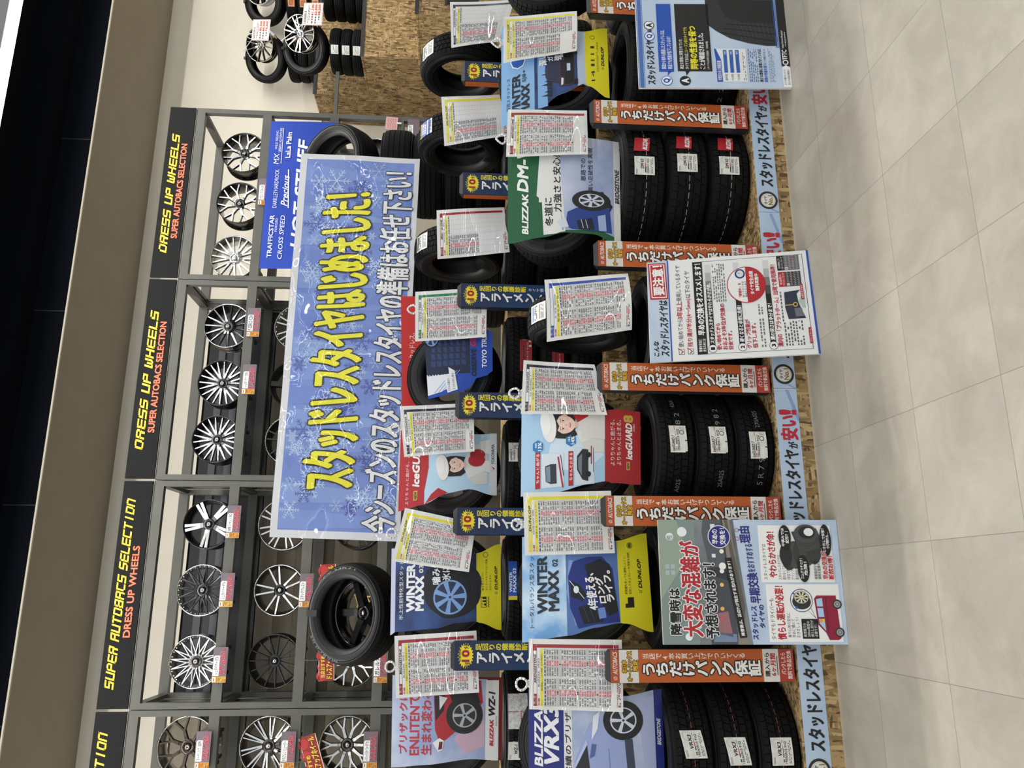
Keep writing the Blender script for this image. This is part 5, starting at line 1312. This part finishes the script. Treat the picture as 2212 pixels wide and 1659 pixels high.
p.rect(.045, .755, .20, .845, '#161616', 3); p.lines(['無雪路での', '200km程度の', '慣らし走行が', '必要です！'], .06, .760, .19, .84, '#eeeeee', layer=4)
p.poly([(.035, .90), (.09, .885), (.155, .845), (.36, .835), (.385, .85), (.385, .955), (.05, .965), (.035, .95)], '#8f1b3b', 3)
p.poly([(.105, .885), (.165, .853), (.20, .851), (.20, .882)], '#a9cdea', 4); p.poly([(.215, .851), (.285, .848), (.285, .88), (.215, .882)], '#a9cdea', 4); p.poly([(.298, .847), (.355, .845), (.365, .878), (.298, .88)], '#a9cdea', 4)
p.oval(.185, .862, .008, '#d9a07c', 5); p.poly([(.17, .87), (.20, .866), (.20, .882), (.175, .882)], '#e3cf52', 5); p.rect(.09, .895, .37, .90, '#6f1330', 4)
for a in (.095, .315): p.oval(a, .958, .021, '#3a3a3c', 5); p.oval(a, .958, .014, '#a9a9ab', 6); p.ring(a, .958, .006, .009, '#55565a', 7)
p.ring(.345, .765, .048, .051, '#1d2d6a', 3); p.poly([(.26, .80), (.285, .815), (.20, .838)], '#1d2d6a', 3); p.poly([(.262, .80), (.283, .812), (.215, .832)], '#eeeeec', 4)
p.oval(.335, .765, .033, '#2c2d2f', 4, .042); p.oval(.365, .765, .028, '#3a3b3d', 5, .036); picwheel(p, .37, .765, .028, 1.2, '#1c1d20', '#d9d3b4', '#26282c', 9, 6, .95); p.oval(.29, .735, .006, '#2b64c0', 5); p.oval(.40, .725, .004, '#2b64c0', 5)
p.text('スタッドレスタイヤは', .51, .57, .80, .592, '#232323', 3); p.text('やわらかさが命！', .53, .60, .90, .645, '#b5202c', 3, bold=.045)
p.lines(['スタッドレスタイヤは', '使わなくても', '3年位で硬くなり', 'グリップ性能が', '落ち始めます。'], .51, .648, .71, .765, '#232323', layer=3)
for k in range(5): p.oval(.70 + k * .012, .715 + k * .035, .062, ('#3a3b3c', '#4a4b4c')[k % 2], 3 + k, .036, 24)
p.oval(.71, .70, .052, '#262728', 9, .028)
p.poly([(.72, .78), (.90, .74), (.93, .88), (.78, .92)], '#434445', 9)
for k in range(4): p.oval(.86 + k * .008, .82 - k * .0, .042, ('#3a3b3c', '#4a4b4c')[k % 2], 10 + k, .055)
p.oval(.895, .825, .028, '#232425', 15, .038); p.oval(.898, .835, .018, '#eeeeec', 16, .022)
for a, b, rx, ry, l1, l2 in ((.60, .79, .060, .027, 'ゴムがカチカチ！', '危険！'), (.855, .70, .055, .028, '平積みでは', '変形？！'), (.83, .925, .072, .026, 'むき出しで保管？', 'ひび割れも…')):
    p.oval(a, b, rx, '#161616', 17, ry); p.text(l1, a - rx * .75 / p.w, b - ry * .6 / p.h, a + rx * .75 / p.w, b - ry * .08 / p.h, '#f0f0f0', 18, bold=.02); p.text(l2, a - rx * .5 / p.w, b + ry * .05 / p.h, a + rx * .5 / p.w, b + ry * .6 / p.h, '#f0f0f0', 18, bold=.03)
p.lines(['無雪路走行での', '摩耗を我慢せず'], .515, .845, .665, .885, '#232323', layer=17, bold=.01); p.text('早めの交換が', .515, .892, .735, .922, '#b5202c', 18, bold=.045, out='#eeeeec', outw=.04); p.text('断然お得！', .515, .926, .70, .953, '#b5202c', 18, bold=.045, out='#eeeeec', outw=.04)
finish_board(p, 'pale blue board with a snowy street traffic picture and a red van, on the floor')

# white caution board, slightly turned
p = board([Vector((1.052, 3.585, .828)), Vector((1.585, 3.615, .815)), Vector((1.655, 3.560, .001)), Vector((1.098, 3.530, .001))])
p.slab(.001, '#e9eaea', '#dfe3e8', 1, 1)
p.rect(0, 0, 1, .125, PALEBLUE, 1); p.rect(0, .122, 1, .130, '#2450b0', 2); p.rect(0, .988, 1, 1, '#2450b0', 2)
p.text('こんな', .055, .022, .20, .052, '#1a1a1a', 3, bold=.04, shear=.15); p.text('スタッドレスタイヤは', .055, .062, .60, .115, '#1a1a1a', 3, bold=.045, shear=.15)
q = [(.615, .012), (.985, .004), (.978, .112), (.61, .120)]; p.poly(q, '#b5202c', 3)
p.poly([(.63, .02), (.972, .012), (.966, .105), (.624, .112)], '#e9e9e9', 4); p.poly([(.64, .026), (.965, .018), (.96, .098), (.634, .106)], '#b5202c', 5); p.text('要注意！', .655, .032, .955, .098, '#f0efee', 6, bold=.05, rise=.005)
for tt in (.168, .222):
    p.rect(.06, tt, .11, tt + .034, '#2a2a2a', 2); p.rect(.064, tt + .003, .106, tt + .031, '#e9eaea', 3); p.line((.07, tt + .012), (.085, tt + .026), .005, '#b02530', 4); p.line((.085, tt + .026), (.12, tt - .004), .004, '#b02530', 4)
p.text('使い始めてから', .13, .168, .40, .200, '#232323', 3); p.text('3年以上', .405, .166, .575, .202, '#b02530', 3, bold=.03); p.text('使用しているタイヤ', .58, .168, .945, .200, '#232323', 3)
p.text('残り溝が半分(4〜5mm)', .13, .222, .60, .258, '#b02530', 3, bold=.02); p.text('以下のタイヤ', .61, .224, .88, .256, '#232323', 3)
p.rect(.05, .278, .965, .338, '#161616', 2); p.lines(['普通を安全に', '走るためには'], .075, .285, .20, .332, '#eeeeee', layer=3, bold=.02); p.text('早めの交換をオススメします！', .235, .288, .945, .330, '#f0f0f0', 3, bold=.045)
for a, b, c_, d in ((.05, .278, .053, .962), (.962, .278, .965, .962), (.05, .959, .965, .962)): p.rect(a, b, c_, d, '#26304a', 2)
def bar3(t0, num, txt, s1):
    for k, h in enumerate(('#161616', '#161616', '#161616', '#161616', '#161616', '#161616', '#4a4a4a', '#7c7c7c', '#b0b0b0', '#d4d4d4')): p.rect(.10 + k * .083, t0, .10 + (k + 1) * .083, t0 + .034, h, 2)
    p.oval(.10, t0 + .017, .021, '#161616', 3); p.oval(.10, t0 + .017, .019, '#eeeeee', 4); p.text(num, .088, t0 + .006, .112, t0 + .028, '#161616', 5, bold=.05)
    p.text(txt, .15, t0 + .004, s1, t0 + .030, '#eeeeee', 4, bold=.04, shear=.15)
bar3(.352, '1', 'スタッドレスタイヤはやわらかさが命。', .74); bar3(.528, '2', '硬くなると非常に危険！', .50); bar3(.712, '3', '溝の深さは半分まで！', .50)
R3 = dict(layer=3, bold=.035)
p.text('使い始めてから', .085, .395, .34, .422, '#b02530', **R3); p.text('おおよそ3年位が交換の', .085, .428, .53, .457, '#b02530', **R3); p.text('目安です。', .085, .463, .26, .490, '#b02530', **R3)
p.marks(.55, .395, .93, .475, 6, '#6c6c70', 3, .5, 8, .028)
p.text('グリップ性能が', .085, .572, .36, .600, '#b02530', **R3); p.text('低下します。', .085, .607, .32, .635, '#b02530', **R3); p.marks(.09, .655, .50, .69, 2, '#6c6c70', 3, .5, 9, .028)
p.oval(.70, .60, .098, '#b5202c', 6, .098); p.oval(.70, .60, .094, '#eceded', 7); p.oval(.70, .60, .094, '#b5202c', 8, .094, 28, PI, 2 * PI)
p.text('「硬度計」を', .58, .548, .72, .566, '#b02530', 9, bold=.03); p.text('使ってタイヤの', .575, .570, .735, .585, '#232323', 9); p.text('硬度を計ります。', .575, .588, .745, .603, '#232323', 9); p.oval(.81, .565, .026, '#2b3c78', 9); p.oval(.81, .565, .018, '#d9dde2', 10); p.line((.81, .565), (.82, .553), .002, '#222222', 11)
p.text('タイヤ安全点検', .60, .620, .83, .645, '#f0f0f0', 9, bold=.04); p.text('無料実施中', .63, .652, .80, .676, '#f0f0f0', 9, bold=.04)
p.text('溝内の「プラットホーム」出現で使用限界！', .085, .756, .88, .787, '#b02530', **R3)
p.marks(.09, .80, .32, .92, 7, '#55565a', 3, .5, 12, .03); p.marks(.32, .797, .62, .808, 1, '#55565a', 3, .7, 13, .03)
p.poly([(.34, .835), (.45, .822), (.60, .825), (.615, .925), (.58, .90), (.50, .905), (.40, .925), (.34, .94)], '#2c3448', 3); p.poly([(.36, .88), (.44, .875), (.44, .92), (.36, .93)], '#6c6f78', 4); p.poly([(.44, .93), (.50, .91), (.60, .93), (.60, .945), (.44, .945)], '#a9c3b4', 4); p.oval(.475, .885, .012, '#d9b55a', 5); p.oval(.475, .885, .007, '#222633', 6); p.line((.472, .825), (.475, .875), .004, '#d9b55a', 5)
for a, b, tx in ((.10, .945, 'プラットホーム'), (.52, .925, '位置を示す矢印')): p.rect(a, b, a + .15, b + .018, '#b02530', 6); p.text(tx, a + .012, b + .003, a + .138, b + .015, '#eeeeee', 7)
for a, h, tx, f in ((.655, '#b5202c', '新品時の', '○'), (.815, '#161616', '50%摩耗した', '×')):
    p.rect(a, .80, a + .145, .842, h, 3); p.text(tx, a + .02, .805, a + .12, .820, '#f0eeee', 4); p.text('スタッドレスタイヤ', a + .01, .824, a + .135, .838, '#f0eeee', 4); p.rect(a, .842, a + .145, .938, '#3c3d40' if f == '○' else '#6a6b6e', 3)
    for k in range(9):
        for j in range(4): p.line((a + .01 + k * .016, .85 + j * .022), (a + .018 + k * .016, .862 + j * .022), .003, '#a9abb0', 4)
    for k in range(4): p.line((a + .03 + k * .03, .86 + k * .012), (a + .05 + k * .03, .87 + k * .014), .002, '#c23a40', 5)
    p.rect(a + .005, .848, a + .03, .866, '#e6e6e6', 5); p.text(f, a + .009, .850, a + .026, .864, '#2a2a2a', 6)
finish_board(p, 'white caution board with red warning box and numbered points, on the floor')

# question and answer board
p = board(lean_quad(2.585, 3.14, .818, 3.545, 3.60))
p.slab(.001, PALEBLUE, '#dfe3e8', 1, 1)
for i in range(3): tracks(p, .0, .012 + i * .011, 1, .012 + i * .011, 150, '#2a62b8', 2)
p.text('スタッドレスタイヤ', .035, .058, .525, .112, '#1a1a1c', 3, bold=.05)
for s_, h, c_ in ((.575, '#1f4fb0', 'Q'), (.70, '#17171a', 'A')): p.oval(s_, .085, .028, h, 3); p.oval(s_, .085, .024, '#e9ecee', 4); p.text(c_, s_ - .022, .066, s_ + .022, .105, h, 5, bold=.05)
p.text('&', .625, .072, .65, .10, '#1a1a1c', 3, bold=.03)
for tt, h, c_ in ((.185, '#1f4fb0', 'Q'), (.305, '#17171a', 'A')): p.oval(.075, tt, .030, h, 3); p.oval(.075, tt, .0265, h if c_ == 'A' else '#e9ecee', 4); p.text(c_, .052, tt - .022, .098, tt + .022, '#f0f0f0' if c_ == 'A' else h, 5, bold=.06)
p.rect(.175, .137, .95, .235, '#1f4fb0', 3); p.poly([(.18, .195), (.18, .22), (.13, .19)], '#1f4fb0', 3); p.text('製造から何年も経過したスタッドレスは、', .205, .155, .645, .185, '#eef0f4', 4, bold=.02); p.text('新品でも性能が低下しているの？', .205, .195, .57, .225, '#eef0f4', 4, bold=.02)
p.rect(.18, .26, .95, .487, '#161617', 3); p.poly([(.185, .31), (.185, .34), (.13, .315)], '#161617', 3)
p.text('適正な環境に保管されていた', .205, .275, .54, .300, '#f0f0f0', 4, bold=.01); p.text('タイヤであれば、', .205, .31, .385, .335, '#f0f0f0', 4, bold=.01); p.text('2シーズン前のタイヤでも', .39, .31, .68, .335, '#e8de2a', 4, bold=.01)
p.text('同等の性能を保つ', .205, .345, .69, .395, '#e8de2a', 4, bold=.05); p.text('ことが確認されました。', .205, .405, .61, .443, '#f0f0f0', 4, bold=.03); p.text('(タイヤ公正取引協議会　共催試験)', .205, .455, .52, .472, '#f0f0f0', 4)
p.rect(.065, .525, .435, .715, '#e3e6e6', 3); p.poly([(.065, .515), (.31, .515), (.435, .508), (.435, .518), (.31, .55), (.065, .552)], '#1f4fb0', 4); p.text('年数別の氷上制動距離', .08, .520, .30, .547, '#eef0f4', 5, bold=.01)
for k, (lb, v) in enumerate((('基準年度', '100'), ('その1年前', '100'), ('その2年前', '99'))):
    tt = .565 + k * .040; p.rect(.165, tt, .42, tt + .024, '#2a5cb0', 5); p.text(lb, .08, tt + .003, .15, tt + .02, '#333333', 5); p.text(v, .37, tt + .005, .405, tt + .019, '#eef0f4', 6)
p.marks(.08, .69, .42, .708, 2, '#777777', 5, .5, 5, .03); p.marks(.065, .727, .435, .79, 5, '#5d6f96', 3, .5, 6, .03)
p.text('適正な環境に保管されていれば、', .065, .795, .44, .818, '#17171a', 3, bold=.03); p.text('同等の性能を保つ', .065, .825, .27, .848, '#2a5cb0', 3, bold=.03); p.text('ことが確認されました。', .275, .829, .44, .846, '#17171a', 3); p.marks(.065, .86, .44, .90, 4, '#8793a8', 3, .45, 7, .03)
q = [(.50 + .62 * math.cos(a) * .9 + .25, .70 + .40 * math.sin(a) * -1 + .10) for a in [PI * (.62 + .055 * k) for k in range(11)]]
p.poly([(1, .47), (.72, .47)] + [(.64, .53), (.555, .62), (.50, .74), (.47, .86), (.47, .93), (1, .93)], '#26282b', 3); p.poly([(1, .55), (.80, .60), (.74, .72), (.72, .93), (1, .93)], '#17181b', 4)
for k in range(9): p.line((.54 + k * .004, .70 + k * .026), (.74, .66 + k * .03), .002, '#4a4c50', 4)
for k in range(3): p.line((.62 + .05 * k, .56 + .02 * k), (.52 + .08 * k, .93), .003, '#0d0e10', 5)
for i in range(2): tracks(p, .45, .928 + i * .008, 1, .928 + i * .008, 80, '#2a62b8', 6)
p.rect(.24, .945, 1, 1, '#161617', 7); p.poly([(0, .945), (.22, .945), (.25, .972), (.22, 1), (0, 1)], '#ececec', 8); p.text('タイヤ選びのコツや', .03, .952, .20, .968, '#232323', 9); p.text('安心の会員店情報は', .03, .976, .20, .992, '#232323', 9)
p.ring(.28, .972, .010, .016, '#e3e3e3', 9); p.text('TFTC', .31, .955, .42, .985, '#e3e3e3', 9, bold=.05); p.text('https://www.tftc.gr.jp/', .44, .957, .64, .973, '#e3e3e3', 9, bold=.02); p.marks(.44, .98, .64, .988, 1, '#e3e3e3', 9, .6, 8, .02)
finish_board(p, 'pale blue question and answer board with blue and black speech boxes, on the floor')

# ================================================================== chipboard stand at the far end
SX = 5.94
fr = [(5.05, 1.05), (5.70, 1.62), (7.19, 2.27), (7.93, 2.94), (8.69, 3.61)]
fr = [(5.72, .93), (6.45, 1.60), (7.19, 2.27), (7.93, 2.935), (8.69, 3.60)]
st = empty('chipboard_stand', (SX, 7.19, 0), 'tall stepped chipboard stand against the cream wall carrying tires with wheels', 'display stand')
DARKTRIM = mat('#2b2b2b', .6, bump=.5, bscale=60)
for k, (yf, zt) in enumerate(fr):
    yb = fr[k + 1][0] if k < 4 else YW - .02
    m = MB(); m.box(0, yf - 7.19, 0, 3.4, yf - 7.19 + .02, zt - .02, OSB); m.build('riser_board', st)
    m = MB(); m.box(.004, yf - 7.19 + .021, 0, .022, yb - 7.19 - .001, zt - .02, OSB); m.build('cheek_board', st)
    m = MB(); m.box(0, yf - 7.19, zt - .02, 3.4, yb - 7.19 - .001, zt, OSB); m.build('deck_board', st)
    m = MB(); m.box(-.003, yf - 7.19 - .006, zt - .03, 3.4, yf - 7.19 - .0005, zt + .012, DARKTRIM); m.build('edge_trim', st)
m = MB(); m.box(-.96, 8.22 - 7.19, 3.22, -.004, 8.26 - 7.19, 3.26, STEEL); m.build('steel_bracket', st)
KW = .1279
def kei_set(k, x, nm, y_off=.30, n=3, me=TKEI, wd=KW, R=.262, name='summer_tire', group='tires stacked on the chipboard stand', labels=None):
    def art_or(p): p.slab(.001, '#c9793a', None, 8, 2); p.rect(.1, .1, .9, .9, PAP, 1); p.marks(.15, .2, .85, .8, 3, '#333333', 2, .6, 4)
    yf, zt = fr[k]
    ts = stack(me, x, yf + y_off, zt, wd, nm, n, group, name)
    for o in (ts if labels else ts[-1:] if labels is None else ()):
        flat_sticker(o, R, face_ang(o, .1), .0, .10, .085, art_or if me is TMUD else art_plain('#3a3a3a'))
    return x, yf + y_off, zt + n * wd
x4 = lambda y, Y: at(640, y, Y).x
a = kei_set(4, x4(132, 8.98), 'on the top chipboard level beside bare wall', .30)
b = kei_set(3, x4(107, 8.22), 'on the second chipboard level, under the second tag', .30, labels=True)
c = kei_set(4, x4(8, 8.98), 'under the black and white wheel', .32, 3, TMUD, .155, .30, 'mud_tire', labels=True)
d = kei_set(3, x4(-8, 8.22), 'on the second chipboard level, cut by the picture edge', .30, 4, labels=False)
def display_set(pos, lab_t, lab_w, wkw, me=TDSP, R=.30, Wd=.14, off=(.0, .0), name='summer_tire', yaw=-.55):
    x, y, z = pos; y -= .06
    lean = .42
    o = tire(me, (x + off[0], y + .03, z + R * math.cos(lean) + Wd / 2 * math.sin(lean)), lab_t, 'display tires with wheels on the chipboard stand', (PI / 2 - lean, 0, yaw), 0, name)
    M_ = o.rotation_euler.to_matrix()
    wheel(o.location + M_ @ Vector((.15, .0, .14)), lab_w, 'wheels on the chipboard stand', R=R * .69, Wd=.13, rot=o.rotation_euler, **wkw)
    m = MB(); w = .016; Rr = R + .004
    m.add([(-w, Rr, -.06), (w, Rr, -.06), (w, Rr, .07), (-w, Rr, .07)], [(0, 1, 2, 3)], MTBK); m.add([(-w, Rr, .07), (w, Rr, .07), (w, Rr - .09, .14), (-w, Rr - .09, .14)], [(0, 1, 2, 3)], MTBK); m.build('holding_strap', o)
    return o
DA = display_set(a, 'tire leaning against the cream wall on the topmost stack with a silver wheel', 'silver wheel with many slim spokes on the top chipboard level', dict(style='straight', n=12, face=POLI, side=SILV, lip=CHRM, barrel=GLBK))
DB = display_set(b, 'tire leaning on the stack with a silver wheel, under the second tag', 'silver wheel with paired spokes on the second chipboard level', dict(style='twin', n=7, face=POLI, side=SILV, lip=CHRM, barrel=GLBK))
display_set(c, 'chunky tire with black and white wheel at the picture edge', 'black wheel with white holed lip at the picture edge', dict(style='hole', n=10, face=GLBK, side=GLBK, lip=WHIT, barrel=GLBK, rivets=20), TMUD, .30, .155, name='mud_tire')
def small_tag(pts, Y, prices, lab, size, hook):
    q = [at(x, y, Y) for x, y in pts]
    p = Panel(q, step=.0008); p.slab(.002, '#dcc9c6', None, 2, 2)
    p.rect(.06, .05, .94, .95, '#e9dedb', 1)
    p.text(size, .08, .08, .62, .18, '#333333', 2, bold=.03); p.marks(.1, .24, .9, .36, 2, '#666666', 2, .5, 3)
    for i, v in enumerate(prices):
        p.text(v, .44, .42 + i * .17, .92, .54 + i * .17, '#e0a326', 2, bold=.07); p.text(v, .44, .42 + i * .17, .92, .54 + i * .17, '#b8323a', 3, bold=.02); p.marks(.08, .43 + i * .17, .4, .53 + i * .17, 1, '#444444', 2, .6, i, .1)
    o = p.build('price_tag', None, lab, 'price tag', 'price tags on the chipboard stand')
    m = MB(); m.tube(q[0], hook, .004, mat('#dedede', .4), 6); m.build('hanging_cord', o)
small_tag([(543, 87), (547, 42), (585, 42), (580, 88)], 8.55, ('80,300', '84,200', '74,300'), 'white price tag hanging before the slim-spoked silver wheel, top chipboard level', '165/55R15', DA.location + Vector((0, -.12, .27)))
small_tag([(652, 54), (657, 6), (699, 6), (695, 55)], 7.85, ('61,100', '62,300', '58,200'), 'white price tag hanging over the paired-spoke silver wheel', '155/65R13', DB.location + Vector((0, -.12, .27)))
ring_chain(at(648, 45, 7.86), 'white plastic ring chain on the tag over the paired-spoke wheel', .05)
ring_chain(at(540, 78, 8.56), 'white plastic ring chain on the tag before the slim-spoked wheel', .035)
# grey crate and carton on the lower levels of the stand
m = MB(); m.box(0, 0, 0, .55, .40, .36, mat('#35393a', .6)); m.box(-.008, -.008, .33, .558, .408, .36, mat('#3d4142', .6)); tag(m.build('storage_crate', None, Vector((6.02, 6.72, 1.602))), 'dark grey crate on the chipboard stand behind the van tire', 'crate')
m = MB(); m.box(0, 0, 0, .5, .38, .30, mat('#5d3d26', .8)); m.box(.0, .17, .3, .5, .21, .302, mat('#8a6a48', .5)); tag(m.build('cardboard_carton', None, Vector((6.0, 6.02, .932))), 'brown carton low on the chipboard stand behind the van tire', 'carton')
